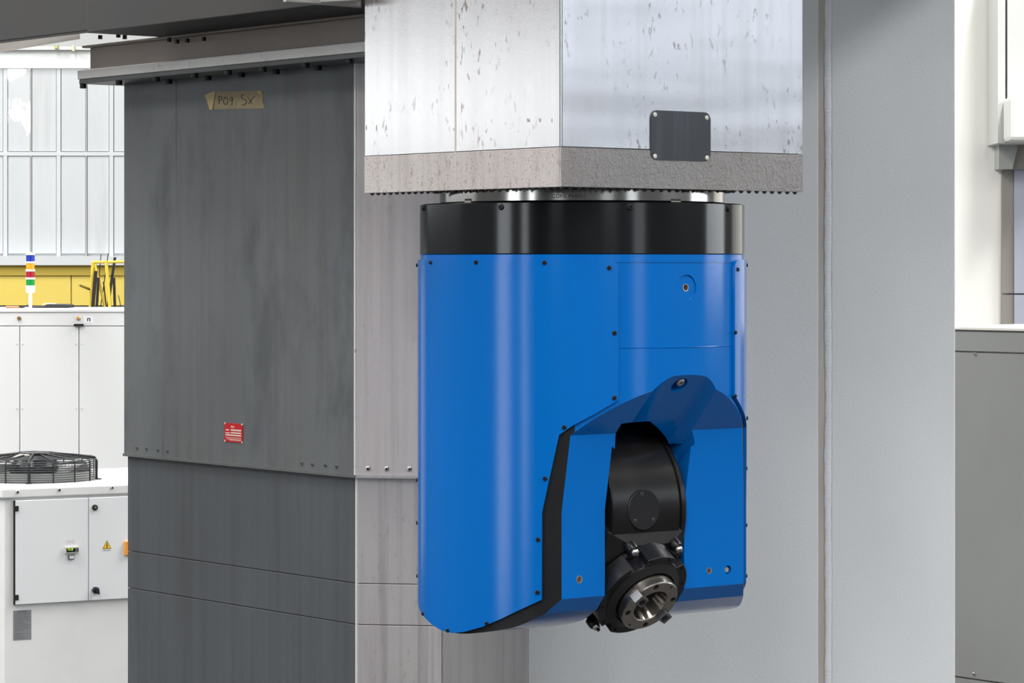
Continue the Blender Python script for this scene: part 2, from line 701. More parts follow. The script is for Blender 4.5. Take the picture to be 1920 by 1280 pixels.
# back wall: glazed band, sill, yellow dado
Yw = YB
zt, zm, zb, zs, zy = [P(0, y, Yw).z for y in (122, 288, 480, 497, 572)]
back = struct(MB().bx(XL - .2, XR + .2, Yw + .12, Yw + .3, 0, ZC).build('wall_back', hall_white))
struct(MB().bx(XL, XR, Yw - .02, Yw + .12, zt, ZC).build('wall_back_upper', back_white))
xs_seam = [P(x, 0, Yw).x for x in (-442, -391, -341, -291, -241, -190, -140, -90, -43, 9, 57, 109, 161, 208, 256, 308, 358, 408, 458, 508, 558, 608, 660)]
win = struct(MB().bx(xs_seam[0], xs_seam[-1], Yw + .06, Yw + .12, zb, zt).build('window_9', frame_white))
seam_m = flat('pane_seam', (.5, .49, .48, 1), .6)
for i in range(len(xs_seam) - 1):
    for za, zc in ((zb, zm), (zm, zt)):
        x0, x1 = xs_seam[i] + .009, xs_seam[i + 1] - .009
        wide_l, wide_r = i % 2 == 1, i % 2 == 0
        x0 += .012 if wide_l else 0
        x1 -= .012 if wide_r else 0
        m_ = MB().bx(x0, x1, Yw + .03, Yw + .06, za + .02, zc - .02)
        m_.build('pane', pane_sun_patch if (i, za) == (9, zm) else (pane_sun_spot if i in (10, 12) and za == zb else pane_m), win)
for i, x in enumerate(xs_seam):
    hw = .014 if i % 2 == 1 else .005
    MB().bx(x - hw, x + hw, Yw + .02, Yw + .06, zb, zt).build('mullion', frame_white if i % 2 == 1 else seam_m, win)
MB().bx(xs_seam[0], xs_seam[-1], Yw + .018, Yw + .06, zm - .014, zm + .014).build('transom', frame_white, win)
struct(MB().bx(XL, XR, Yw - .10, Yw + .12, zs, zb).build('trim_1', frame_white))
struct(MB().bx(XL, XR, Yw - .0, Yw + .12, 0, zs).build('wall_back_lower', back_white))
# yellow sheet cladding, two sheets and a darker strip painted as the shade under the sill
clad = thing('wall_cladding', 'yellow metal cladding sheets on the far wall below the white sill', 'cladding', P(60, 572, Yw - .03))
xa, xb_, xc = P(-430, 0, Yw).x, P(135, 0, Yw).x, P(420, 0, Yw).x
MB().bx(xa, xb_ - .004, Yw - .04, Yw, zy, zs).build('sheet', yellow_wall, clad)
MB().bx(xb_ + .004, xc, Yw - .04, Yw, zy, zs).build('sheet', yellow_wall, clad)
z0 = P(0, 516, Yw).z
MB().bx(xa, xc, Yw - .06, Yw - .02, z0, zs).build('sill_shade_strip', flat('yellow_wall_shade', lin(205, 178, 70), .6), clad)

# pale crane girder and its underside at the top left
g = thing('crane_girder', 'white box girder under the roof behind the crossbeam, top left', 'girder', P(80, 110, 17))
p0, p1 = P(-520, 122, 17), P(700, 140, 17)
MB().bx(p0.x, p1.x, 17, 17.04, P(0, 128, 17).z, P(0, 92, 17).z).build('web', flat('girder_white', (.82, .85, .84, 1), .6), g)
MB().bx(p0.x, p1.x, 16.97, 17.3, P(0, 94, 17).z, P(0, 88, 17).z).build('flange', flat('girder_flange_white', (.74, .73, .70, 1), .6), g)
MB().bx(P(104, 0, 16.98).x, P(110, 0, 16.98).x, 16.94, 17, P(0, 92, 17).z, P(0, 86, 17).z).build('bracket', flat('olive_paint', lin(190, 190, 130), .6), g)
MB().bx(P(137, 0, 16.98).x, P(141, 0, 16.98).x, 16.94, 17, P(0, 97, 17).z, P(0, 86, 17).z).build('bracket', flat('olive_paint_light', lin(215, 215, 185), .6), g)
g2 = thing('runway_beam', 'pinkish white runway beam between the dark crossbeam and the white girder', 'beam', P(60, 90, 13))
m_ = MB()
a, b, c, d = P(-60, 72, 12.2), P(150, 60, 13.6), P(150, 73, 14.6), P(-60, 108, 12.9)
m_.hull([a, b, c, d, a + V((0, 0, .3)), b + V((0, 0, .3)), c + V((0, 0, .3)), d + V((0, 0, .3))])
m_.build('soffit', flat('runway_pink_white', (.74, .68, .64, 1), .6), g2)

# ------------------------------------------------------------------ right side: cream wall, duct, pillar
YR = 15.34
struct(MB().bx(P(1450, 0, YR).x, XR, YR, YR + .3, 0, ZC).build('wall_cream', cream))
duct = thing('wall_duct', 'pale grey box duct hanging on the cream wall, top right', 'duct', P(1900, 200, 15.2))
duct_m = flat('duct_paint', (.52, .53, .52, 1), .5)
duct_d = flat('duct_dark_paint', (.33, .36, .38, 1), .5)  # darker grey for the strip between flange and casing
MB().bx(P(1871, 0, 15.0).x, P(1885, 0, 15.0).x, 15.0, YR, P(0, 268, 15.0).z, P(0, -120, 15).z).build('flange', duct_m, duct)
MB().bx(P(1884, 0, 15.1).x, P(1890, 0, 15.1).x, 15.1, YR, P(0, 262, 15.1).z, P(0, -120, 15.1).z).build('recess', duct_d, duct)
MB().bx(P(1889, 0, 15.0).x, P(2080, 0, 15).x, 15.0, YR, P(0, 268, 15).z, P(0, -120, 15).z).build('casing', duct_m, duct)
MB().bx(P(1893, 0, 14.8).x, P(2080, 0, 14.8).x, 14.8, 15, P(0, 264, 14.8).z, P(0, 180, 14.8).z).build('hood', flat('hood_white', (.66, .66, .64, 1), .5), duct, bevel=.02)
pil = thing('wall_pillar', 'grey stepped pillar against the cream wall under the box duct', 'pillar', (P(1900, 0, 15.3).x, 15.32, 0))
cap_m = flat('pillar_cap_paint', (.36, .37, .36, 1), .6)
tan_m = flat('pillar_tan', (.27, .25, .225, 1), .6)
lav_m = steel_sheet('pillar_lavender', (.40, .42, .50, 1), .5, 0, None, None, ((.35, .365, .44, 1), .7), grain=.02)
za, zb2 = P(0, 268, 15.2).z, P(0, 317, 15.2).z
m_ = MB()
m_.prism([(P(1873, 0, 15.2).x, zb2), (P(1898, 0, 15.2).x, zb2), (P(1910, 0, 15.2).x, za), (P(1873, 0, 15.2).x, za)], lambda a, b, d: V((a, d, b)), 15.2, YR)
m_.build('capital', cap_m, pil)
m_ = MB()
m_.prism([(P(1898, 0, 15.2).x + .003, zb2), (P(2080, 0, 15.2).x, zb2), (P(2080, 0, 15.2).x, za), (P(1910, 0, 15.2).x + .003, za)], lambda a, b, d: V((a, d, b)), 15.23, YR)
m_.build('capital', tan_m, pil)
zj = P(0, 551, 15.3).z
for za_, zb_ in ((zj + .004, zb2), (0, zj - .004)):
    MB().bx(P(1879, 0, 15.3).x, P(1900, 0, 15.3).x, 15.3, YR, za_, zb_).build('side_panel', tan_m, pil)
    MB().bx(P(1900, 0, 15.3).x + .002, P(2080, 0, 15.3).x, 15.28, YR, za_, zb_).build('front_panel', lav_m, pil)

# grey cabinet at the right edge (machine-aligned face turned to the left)
o_ = P(1770, 0, 11.0)
pc = Pl((o_.x, o_.y), MACH - R_(180))
cab = thing('grey_cabinet', 'plain grey steel cabinet at the right edge beside the light grey column', 'cabinet', (o_.x + .3, o_.y - .1, 0))
e = pc.e
a1 = 1.2
z_top = pc.hit(1792, 618).z
z_j = pc.hit(1792, 658.5).z
z_b = pc.hit(1792, 1268).z
m_ = MB(); pc.box(m_, -.1, a1, 0, z_top, -.8, -.012); m_.build('carcass', gray_cab, cab)
m_ = MB(); pc.box(m_, -.1, a1, z_j + .003, z_top - .006, -.012, 0); m_.build('top_rail', gray_cab, cab)
m_ = MB(); pc.box(m_, -.1, a1, z_b + .003, z_j - .003, -.012, 0); m_.build('door', gray_cab, cab)
m_ = MB(); pc.box(m_, -.1, a1, .02, z_b - .003, -.012, 0); m_.build('plinth', gray_cab, cab)
m_ = MB(); pc.box(m_, -.1, a1, z_top, z_top + .012, -.82, .006); m_.build('top', flat('cabinet_top_pale', (.72, .70, .66, 1), .5), cab, bevel=.003)
sm = screw_mesh('cabinet_screw', .006, .005, [bright_steel, dark_hole])
for px, py in ((1829, 663.5), (1826, 1263)):
    stamp('screw', sm, cab, pc.hit(px, py), zrot(pc.n))

# ------------------------------------------------------------------ light grey machine column with weld
YC = 8.95
pcol = Pl((0, YC), R_(0))
colm = thing('machine_column', 'tall light grey painted machine column with a vertical weld bead', 'column', (P(1450, 0, YC).x, YC + .5, 0))
xa, _ = pcol.ab(900, 0)
xg0, _ = pcol.ab(1535, 0)
xg1, _ = pcol.ab(1546, 0)
xw1, _ = pcol.ab(1561, 0)
xe, _ = pcol.ab(1791, 0)
m_ = MB(); pcol.box(m_, xa, xg0, 0, 5.5, -.9, -.004); m_.build('side_plate', column_m, colm, bevel=.004)
m_ = MB(); pcol.box(m_, xg0, xg1 + .004, 0, 5.5, -.9, -.007); m_.build('groove_strip', groove_m, colm)
m_ = MB(); pcol.box(m_, xw1 - .004, xe, 0, 5.5, -.9, 0); m_.build('front_plate', column_m, colm, bevel=.004)
m_ = MB()
N = 260
rows = []
rw = random.Random(3)
ph = 0
for i in range(N + 1):
    z = 5.5 * i / N
    ph += rw.uniform(-.5, .5)
    rr = .0125 + .0012 * math.sin(i * 1.9) + .0008 * math.sin(i * .37 + 1)
    cx = (xg1 + xw1) / 2 + .002 + .0012 * math.sin(i * .21) + .0007 * math.sin(ph)
    rows.append([pcol.pt(cx + rr * math.cos(t), z, -.006 + rr * .42 * math.sin(t)) for t in [math.pi * q / 8 for q in range(9)]])
vs = [p for r in rows for p in r]
fs = [(i * 9 + j, i * 9 + j + 1, i * 9 + j + 10, i * 9 + j + 9) for i in range(N) for j in range(8)]
m_.add(vs, fs)
m_.build('weld_bead', weld_m, colm, smooth=60)

# ------------------------------------------------------------------ sheet-metal column cover on the left
Dn = 8.3
pn = P(665, 893, Dn)
pf = P(232, 852, Dn * 1.1165)
angL = math.atan2(pn.y - pf.y, pn.x - pf.x)              # direction from far corner to near corner
pL = Pl((pn.x, pn.y), angL)                               # a runs from far (negative) to the near corner (0)
lenL = (V((pn.x, pn.y)) - V((pf.x, pf.y))).length
pRt = Pl((pn.x, pn.y), R_(-8))                            # right-hand face, nearly square to the camera
a_re, _ = pRt.ab(991, 0)
a_mid, _ = pRt.ab(827, 0)
cov = thing('column_cover', 'tall dull grey sheet-metal cover left of the blue milling head', 'cover', (pn.x - .2, pn.y + .7, 0))
z_cb = pn.z                                                # lower edge of the upper cover
z_ct = pL.hit(665, 112).z                                  # top, under the rail
T = .0015
upper = MB()
pL.box(upper, -lenL, 0, z_cb, z_ct, -.012, 0, 0)
upper.build('upper_sheet', cover_left_m, cov, bevel=.003)
m_ = MB(); pRt.box(m_, .002, a_re + .005, z_cb, z_ct, -.012, 0); m_.build('upper_sheet', cover_right_m, cov, bevel=.003)
# hem strip at the lower edge
m_ = MB(); pL.box(m_, -lenL, .004, z_cb - .004, z_cb + .004, -.012, .004); m_.build('hem', rail_dark_m, cov)
m_ = MB(); pRt.box(m_, 0, a_re + .005, z_cb - .004, z_cb + .004, -.012, .003); m_.build('hem', lower_right_m, cov)
# corner folds
m_ = MB(); m_.cyl(pL.pt(-.001, z_cb, -.004), (0, 0, 1), .005, z_ct - z_cb, 12); m_.build('corner_fold', rail_m, cov, smooth=40)
q = pL.off(-.010)
z1, z2 = q.hit(665, 1093).z, q.hit(665, 1170).z
q2 = pRt.off(-.010)
for zz0, zz1 in ((z1 + .0008, z_cb), (z2 + .0008, z1 - .0008), (0, z2 - .0008)):
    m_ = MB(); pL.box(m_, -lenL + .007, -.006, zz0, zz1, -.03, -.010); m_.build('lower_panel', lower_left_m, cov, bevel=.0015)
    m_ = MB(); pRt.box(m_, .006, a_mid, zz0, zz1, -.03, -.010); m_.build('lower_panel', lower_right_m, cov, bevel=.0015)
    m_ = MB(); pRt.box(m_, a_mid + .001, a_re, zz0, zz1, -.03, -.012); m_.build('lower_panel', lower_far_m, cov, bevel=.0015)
core = MB()
c1, c2, c3 = pL.pt(-lenL + .03, 0, -.03), pL.pt(-.02, 0, -.03), pRt.pt(a_re - .005, 0, -.03)
c4, c5 = c3 + V((-.12, .5, 0)), c1 + V((.55, .45, 0))
core.prism([(p.x, p.y) for p in (c1, c2, c3, c4, c5)], lambda a, b, d: V((a, b, d)), 0, z_ct)
core.build('core', seam_dark, cov)
m_ = MB(); m_.cyl(pL.pt(-.007, 0, -.013), (0, 0, 1), .005, z_cb, 12); m_.build('corner_fold', rail_m, cov, smooth=40)
sm = screw_mesh('cover_rivet', .005, .003, [rail_dark_m, dark_hole])
for px, py in ((257, 839), (275, 841), (296, 843), (314, 845), (566, 868), (586, 870), (610, 872), (631, 874)):
    stamp('rivet', sm, cov, pL.hit(px, py), zrot(pL.n))
sm = screw_mesh('cover_screw', .0055, .004, [bright_steel, dark_hole], flange=.007)
for px, py in ((690, 878), (725, 878.5), (768, 879)):
    stamp('screw', sm, cov, pRt.hit(px, py), zrot(pRt.n))

# red riveted plate
rp = MB()
a0, z0 = pL.ab(422, 826); a1, z1_ = pL.ab(456, 796)
za_, zb_ = z0 - .002, z1_ + .002
ch = .006
pl_ = lambda a, b, d: pL.pt(a, b, d)
rp.prism([(a0 + ch, za_), (a1 - ch, za_), (a1, za_ + ch), (a1, zb_ - ch), (a1 - ch, zb_), (a0 + ch, zb_), (a0, zb_ - ch), (a0, za_ + ch)], pl_, 0, .002)
plate = rp.build('red_plate', red_plate_m, cov)
plate['label'] = 'small red plate with pale rows of print'
m_ = MB()
wd, hg = a1 - a0, zb_ - za_
for y0, y1, x0, x1 in ((.60, .68, .36, .93), (.46, .53, .36, .93), (.33, .40, .06, .93), (.45, .50, .06, .3), (.60, .66, .08, .26)):
    pL.box(m_, a0 + wd * x0, a0 + wd * x1, za_ + hg * y0, za_ + hg * y1, .002, .0026)
for y0, x0, x1 in ((.22, .06, .92), (.14, .14, .92), (.09, .3, .9)):
    pL.box(m_, a0 + wd * x0, a0 + wd * x1, za_ + hg * y0, za_ + hg * (y0 + .025), .002, .0026)
for i in range(4):
    pL.box(m_, a0 + wd * (.36 + i * .05), a0 + wd * (.39 + i * .05), za_ + hg * .76, za_ + hg * .86, .002, .0026)
m_.build('print', pale_print, plate)
rv = MB().cyl((0, 0, 0), AX_, .003, .003, 8).mesh('tiny_rivet', white_rivet)
for x, y in ((.03, .03), (.97, .03), (.03, .97), (.97, .97)):
    stamp('rivet', rv, plate, pL.pt(a0 + wd * x, za_ + hg * y, 0), zrot(pL.n))

# masking tape with handwriting
tp = thing('masking_tape', 'strip of brown masking tape with black handwriting stuck high on the grey cover', 'tape', pL.hit(445, 187))
TA = [pL.ab(x, y) for x, y in ((401, 205), (497, 203), (493, 190), (494, 172), (493, 170), (406, 172))]
m_ = MB().prism(TA, pl_, .0, .0012); m_.build('strip', tape_m, tp)
TB = [pL.ab(x, y) for x, y in ((400, 206), (406, 172), (398, 173), (385, 179), (389, 186), (392, 196), (395, 206))]
m_ = MB().prism(TB, pl_, .0005, .004); m_.build('folded_end', tape_fold, tp)
TC = [pL.ab(x, y) for x, y in ((483, 171), (491, 170), (492, 176), (488, 177))]
m_ = MB().prism(TC, pl_, .001, .003); m_.build('folded_corner', tape_fold, tp)
zx = lambda x, y: (360 + x / 10.667, 140 + y / 10.667)
STROKES = [[(545, 585), (538, 440)], [(525, 450), (555, 430), (590, 440), (600, 475), (585, 500), (545, 520)],
           [(690, 455), (650, 465), (630, 520), (640, 580), (680, 600), (715, 560), (715, 500), (690, 455)],
           [(815, 470), (785, 455), (755, 475), (755, 510), (785, 520), (815, 490), (820, 460), (805, 540), (800, 610)],
           [(1035, 400), (1000, 405), (985, 445), (1000, 480), (1060, 500), (1092, 530), (1085, 570), (1045, 600), (1000, 600)],
           [(1130, 465), (1160, 520), (1200, 580)], [(1262, 425), (1215, 470), (1165, 540), (1130, 585)]]
for grp in ((0, 1), (2,), (3,), (4,), (5, 6)):
    m_ = MB()
    for i in grp:
        m_.tube([pL.off(.0014).hit(*zx(*p)) for p in STROKES[i]], .0013, 5)
    m_.build('letter', dark_print, tp)

# ------------------------------------------------------------------ rail, beam and crossbeam overhead
rl = thing('mounting_rail', 'pale steel rail with hanging bolts along the top of the grey cover', 'rail', pL.off(.13).hit(400, 130))
prl = pL.off(.13)
a_l, zr_b = prl.ab(145, 157.5)
zr_m = prl.hit(145, 149).z
zr_t = prl.hit(145, 132).z
a_r, _ = prl.ab(700, 110)
m_ = MB(); prl.box(m_, a_l, a_r, zr_m, zr_t, -.36, 0); m_.build('flange', rail_m, rl, bevel=.002)
m_ = MB(); prl.box(m_, a_l + .003, a_r, zr_b, zr_m, -.36, -.004); m_.build('under_plate', rail_dark_m, rl, bevel=.002)
bm_ = MB().lathe([(.0105, 0), (.0105, .012), (.009, .0135)], (0, 0, 0), (0, 0, -1), 12).mesh('hanging_bolt', dark_screw, smooth=40)
for px in (155, 222, 292, 364, 427, 492, 572, 655):
    a, _ = prl.off(-.014).ab(px, 150)
    stamp('bolt', bm_, rl, prl.pt(a, zr_b, -.016))
for px in (317, 390, 453, 518, 597):
    a, _ = prl.off(-.10).ab(px, 150)
    stamp('bolt', bm_, rl, prl.pt(a, zr_b, -.10))
bt = thing('rail_beam', 'brownish grey beam web standing on the pale rail below the crossbeam', 'beam', pL.off(.07).hit(400, 110))
pw = pL.off(.07)
a_w, _ = pw.ab(168.5, 100)
z_w0 = zr_t
pcr = pL.off(.32)
z_cr = pcr.hit(165, 62).z
m_ = MB(); pw.box(m_, a_w, a_r + .3, z_w0, z_cr - .008, -.16, 0); m_.build('web', beam_m, bt, bevel=.004)
m_ = MB(); pw.box(m_, a_w - .03, a_r + .3, z_cr - .008, z_cr, -.18, .012); m_.build('top_flange', beam_m, bt, bevel=.003)
bm2 = MB().lathe([(.007, 0), (.007, .012)], (0, 0, 0), (0, 0, -1), 8).mesh('small_bolt', dark_screw)
for px, py in ((188, 66), (222, 63), (234, 66), (317, 71), (332, 74), (351, 72), (382, 69)):
    stamp('bolt', bm2, bt, pw.off(.02).hit(px, py) * 1.0)
cb = thing('crossbeam', 'broad dark grey crossbeam running across the top left corner', 'beam', pcr.hit(300, 20))
a_c0, _ = pcr.ab(-200, 60)
a_c1, _ = pcr.ab(163, 60)
a_c2, _ = pcr.ab(690, 5)
m_ = MB(); pcr.box(m_, a_c0, a_c1, z_cr + .008, z_cr + .9, -.05, -.004); m_.build('plate', cross_m, cb, bevel=.003)
m_ = MB(); pcr.box(m_, a_c1, a_c2, z_cr + .0005, z_cr + .9, -.36, 0); m_.build('plate', cross_m, cb, bevel=.003)
br = thing('top_bracket', 'light grey bracket plate at the top edge left of the ram', 'bracket', P(610, 5, 7.44))
m_ = MB()
m_.prism([(P(531, 3, 7.44).x, P(531, 3, 7.44).z), (P(600, 7, 7.44).x, P(600, 7, 7.44).z), (P(676, 12.5, 7.44).x, P(676, 12.5, 7.44).z), (P(676, 12.5, 7.44).x, P(0, -60, 7.44).z), (P(531, 3, 7.44).x, P(0, -60, 7.44).z)],
         lambda a, b, d: V((a, d, b)), 7.44, 7.48)
m_.build('plate', flat('bracket_grey', (.42, .40, .38, 1), .5), br, bevel=.002)
m_ = MB().box(P(531, 3, 7.43), V((.007, 0, 0)), V((0, .02, 0)), V((0, 0, .1))); m_.build('edge_strip', frame_white, br)
m_ = MB()
m_.prism([(P(600, 0, 7.41).x, P(0, -2, 7.41).z), (P(602, 0, 7.41).x, P(0, 5.5, 7.41).z), (P(676, 0, 7.41).x, P(0, 1.5, 7.41).z), (P(676, 0, 7.41).x, P(0, -40, 7.41).z), (P(600, 0, 7.41).x, P(0, -40, 7.41).z)],
         lambda a, b, d: V((a, d, b)), 7.38, 7.42)
m_.build('pad', flat('bracket_pad_grey', (.52, .50, .48, 1), .5), br)
for px in (655.5, 674):
    m_ = MB().cyl(P(px, 1.8, 7.40), (0, 0, 1), .0045, .05, 10); m_.build('bolt', flat('rusty_bolt', lin(150, 105, 40), .5, .4), br, smooth=40)

# ------------------------------------------------------------------ machine ram
RC = 412                             # half diagonal
phi = R_(-6.4)
near = (-math.sin(-phi) * RC, -math.cos(phi) * RC)
cor = []
for q in range(4):
    a = phi + q * math.pi / 2
    cor.append(V((HX + (math.sin(a) * RC) * k, D0 - math.cos(a) * RC * k, 0)))
cn, cr_, cbk, cl = cor               # near, right, back, left
zb_r, zs_r, zt_r = H + 139 * k, H + 208.5 * k, H + 1.67
ram = thing('machine_ram', 'square bright steel ram hanging above the blue milling head', 'ram', (HX, D0, zb_r))
pl1 = Pl((cl.x, cl.y), math.atan2(cn.y - cl.y, cn.x - cl.x))
pr1 = Pl((cn.x, cn.y), math.atan2(cr_.y - cn.y, cr_.x - cn.x))
wl, wr = (cn - cl).length, (cr_ - cn).length
ctr = V((HX, D0, 0))
ins = lambda p, d: p + (ctr - p).normalized() * d
m_ = MB().prism([(ins(p, .012).x, ins(p, .012).y) for p in cor], lambda a, b, d: V((a, b, d)), zb_r + .006, zt_r)
m_.build('core', flat('ram_core', (.25, .25, .25, 1), .5, .4), ram)
cg = MB().bx(HX - 1.4, HX + 2.2, D0 - 1.4, D0 + 1.2, H + 1.66, H + 2.8)  # unseen box added over the ram to shade the column and ram top
cg.build('shade_box', flat('shade_box_paint', (.42, .43, .44, 1), .5), ram, bevel=.02)
g_ = .0012
m_ = MB(); pl1.box(m_, 0, wl - g_, zs_r + .0006, zt_r, -.010, 0); m_.build('left_sheet', ram_left_m, ram, bevel=.001)
m_ = MB(); pr1.box(m_, g_, wr, zs_r + .0006, zt_r, -.010, 0); m_.build('right_sheet', ram_right_m, ram, bevel=.001)
m_ = MB(); pl1.box(m_, 0, wl - g_, zb_r, zs_r - .0006, -.010, .0012); m_.build('lower_band', band_left_m, ram, bevel=.001)
m_ = MB(); pr1.box(m_, g_, wr, zb_r, zs_r - .0006, -.010, .0012); m_.build('lower_band', band_right_m, ram, bevel=.001)
m_ = MB(); m_.box(cn + V((-.0035, .0015, zb_r)), V((.007, 0, 0)), V((0, .004, 0)), V((0, 0, zt_r - zb_r))); m_.build('corner_strip', rail_dark_m, ram)
# rust-coloured drip line on the left sheet
a, _ = pl1.ab(854, 200)
m_ = MB(); pl1.box(m_, a - .0012, a + .0012, zb_r + .004, zt_r, .0, .0016)
q = NT('drip_line', (.72, .67, .60, 1), .5, .2)
q.mix(q.noise(30, (1, 1, .2), lo=.45, hi=.6), (.62, .50, .38, 1), .7)
m_.build('drip_line', q.m, ram)
# stamped marks beside the corner and on the far left of the left sheet
mk = flat('stamped_mark', (.36, .26, .22, 1), .6)
for px, ch_ in ((991, 'N'), (1013, '0'), (1035, '1')):
    a, z = pl1.ab(px, 226)
    t_ = text_mb(ch_, .013, lambda x, y, d, a=a, z=z: pl1.pt(a + x, z + y, .0006), 0)
    t_.build('stamped_mark', mk, ram, fix=False)
for px in (687, 706, 724):
    a, z = pl1.ab(px, 239.5)
    m_ = MB(); pl1.box(m_, a - .0007, a + .0007, z - .006, z + .006, .0, .0008); m_.build('stamped_mark', mk, ram)
# black plate
npl = MB()
a0, z0 = pr1.ab(1219, 299); a1, z1_ = pr1.ab(1331, 211)
z0 -= .001
def rrect(a0, a1, z0, z1, r, n=5):
    pts = []
    for cx, cz, st in ((a1 - r, z0 + r, -90), (a1 - r, z1 - r, 0), (a0 + r, z1 - r, 90), (a0 + r, z0 + r, 180)):
        for i in range(n + 1):
            t = R_(st + 90 * i / n)
            pts.append((cx + r * math.cos(t), cz + r * math.sin(t)))
    return pts
prr = lambda a, b, d: pr1.pt(a, b, d)
npl.prism(rrect(a0, a1, z0, z1_, .019), prr, 0, .003)
q = NT('worn_black_plate', (.034, .038, .05, 1), .45, 0, .2)
q.mix(q.noise(40, (1, 1, .04), lo=.5, hi=.75), (.085, .095, .115, 1), .6)
npo = npl.build('nameplate', q.m, ram)
npo['label'] = 'blank black plate with four pale rivets'
riv = MB().lathe([(.0058, 0), (.0058, .0015), (.0035, .003)], (0, 0, 0), (0, 0, 1), 14).mesh('plate_rivet', white_rivet, smooth=40)
for fx, fz in ((.065, .075), (.935, .075), (.065, .91), (.93, .89)):
    stamp('rivet', riv, npo, pr1.pt(a0 + (a1 - a0) * fx, z0 + (z1_ - z0) * fz, .003), zrot(pr1.n))
# studs along the underside
st = MB().lathe([(.0058, 0), (.0058, .002), (.003, .005), (.001, .006)], (0, 0, 0), (0, 0, -1), 8).mesh('underside_stud', flat('stud_dark', (.10, .09, .08, 1), .4, .4))
for pl_x, ww in ((pl1, wl), (pr1, wr)):
    for i in range(30):
        stamp('stud', st, ram, pl_x.pt(ww * (i + .5) / 30, zb_r, -.014))
m_ = MB().lathe([(.372, 0), (.372, -.0055), (.34, -.0055), (.34, 0)], (HX, D0, zb_r + .0055), (0, 0, 1), 64, close=False)
m_.build('seal_ring', seam_dark, ram)

# ------------------------------------------------------------------ milling head
head = thing('milling_head', 'large blue round fork milling head with black collar hanging under the ram', 'milling head', W(0, 0, -664))
AX = (0, 0, 1)
RB = 302
m_ = MB().lathe([(250, 138.4), (268, 138.4), (268, 119), (266, 116), (240, 116)], (0, 0, 0), AX, 128)
m_.v = [W(v[0], v[1], v[2]) for v in m_.v]
ring = m_.build('mounting_ring', ring_steel, head, smooth=30)
ring['label'] = 'polished steel ring between ram and collar'
m_ = MB()
def arcbox(mb, R0, R1, th0, th1, z0, z1, n=6, mi=0):
    """piece of a cylinder wall in the head frame"""
    vs = []
    for i in range(n + 1):
        t = th0 + (th1 - th0) * i / n
        for r in (R0, R1):
            for z in (z0, z1):
                vs.append(W(r * math.sin(t), r * math.cos(t), z))
    fs = [(0, 1, 3, 2), (n * 4, n * 4 + 2, n * 4 + 3, n * 4 + 1)]
    for i in range(n):
        a, b = i * 4, i * 4 + 4
        fs += [(a, b, b + 1, a + 1), (a + 2, a + 3, b + 3, b + 2), (a, a + 2, b + 2, b), (a + 1, b + 1, b + 3, a + 3)]
    mb.add(vs, fs, mi)
    return mb
for px, wdt in ((878, 6), (1267, 9)):
    t0, z = cylhit(px - wdt, 374, 268)
    t1, _ = cylhit(px + wdt, 374, 268)
    s_ = MB(); arcbox(s_, 266, 268.6, t0, t1, z - 2.2, z + 1.2); s_.build('slot', seam_dark, ring)
    s_ = MB(); arcbox(s_, 266, 268.9, t0, t1, 116.5, z - 2.4); s_.build('slot_key', nose_steel, ring)
tc, zc_ = cylhit(1066, 368, 268.3)
tm = text_mb('COPA P08001', 9.5, lambda a, b, d: W(268.3 * math.sin(tc + a / 268.3), 268.3 * math.cos(tc + a / 268.3), zc_ + b), 0, spacing=1.1)
tm.build('engraving', flat('engraving_dark', (.10, .09, .08, 1), .6), ring, fix=False)
m_ = MB().lathe([(200, 116), (301, 116), (304, 114), (304, 24), (302, 22), (200, 22)], (0, 0, 0), AX, 160)
m_.v = [W(v[0], v[1], v[2]) for v in m_.v]
collar = m_.build('collar', black_ring, head, smooth=25)
m_ = MB().lathe([(296, 8), (303.2, 8), (303.2, 22), (296, 22)], (0, 0, 0), AX, 160, close=False)
m_.v = [W(v[0], v[1], v[2]) for v in m_.v]
m_.build('neck_band', blue, head, smooth=30)
sc_big = screw_mesh('collar_screw', 4.6 * k, 4 * k, [dark_screw, dark_hole], flange=6 * k)
def on_cyl(name, me, parent, px, py, R):
    t, z = cylhit(px, py, R)
    return stamp(name, me, parent, W(R * math.sin(t), R * math.cos(t), z), zrot(WD(math.sin(t), math.cos(t), 0)))
for px, py in ((940, 388), (1181, 388), (1365, 391.5), (795, 390)):
    on_cyl('screw', sc_big, collar, px, py, 303.6)

# the body: a cylinder cut by the side profile and the fork slot
def tmp_obj(mb, name):
    me = mb.mesh(name, [blue])
    o = bpy.data.objects.new(name, me)
    COL.objects.link(o)
    return o
body = tmp_obj(MB().lathe([(RB, -700), (RB, 22)], (0, 0, 0), AX, 192), 'tmp_body')
PROF = [(293, 60), (320, 60), (320, -192), (222, -299), (211, -436), (211, -590), (189, -616), (160, -634), (138, -644), (80, -656), (30, -663),
        (-10, -663), (-53, -658), (-91, -650), (-126, -641), (-157, -631), (-180, -619), (-210, -600), (-240, -570), (-320, -500), (-320, 60)]
def chaikin(p, n=2):
    for _ in range(n):
        q = [p[0]]
        for (a, b), (c, d) in zip(p, p[1:]):
            q += [(a * .75 + c * .25, b * .75 + d * .25), (a * .25 + c * .75, b * .25 + d * .75)]
        p = q + [p[-1]]
    return p
PROF = PROF[:6] + chaikin(PROF[6:19]) + PROF[19:]
prof = tmp_obj(MB().prism([p for p in PROF[1:]], lambda a, b, d: V((d, a, b)), -340, 340), 'tmp_prof')
SLOT = [(-117, -760), (-117, -436), (-108, -323), (-104.5, -322.9), (-104, -326), (80, -325), (71, -438), (71, -760)]
slot = tmp_obj(MB().prism(SLOT, lambda a, b, d: V((a, d, b)), -190, 420), 'tmp_slot')
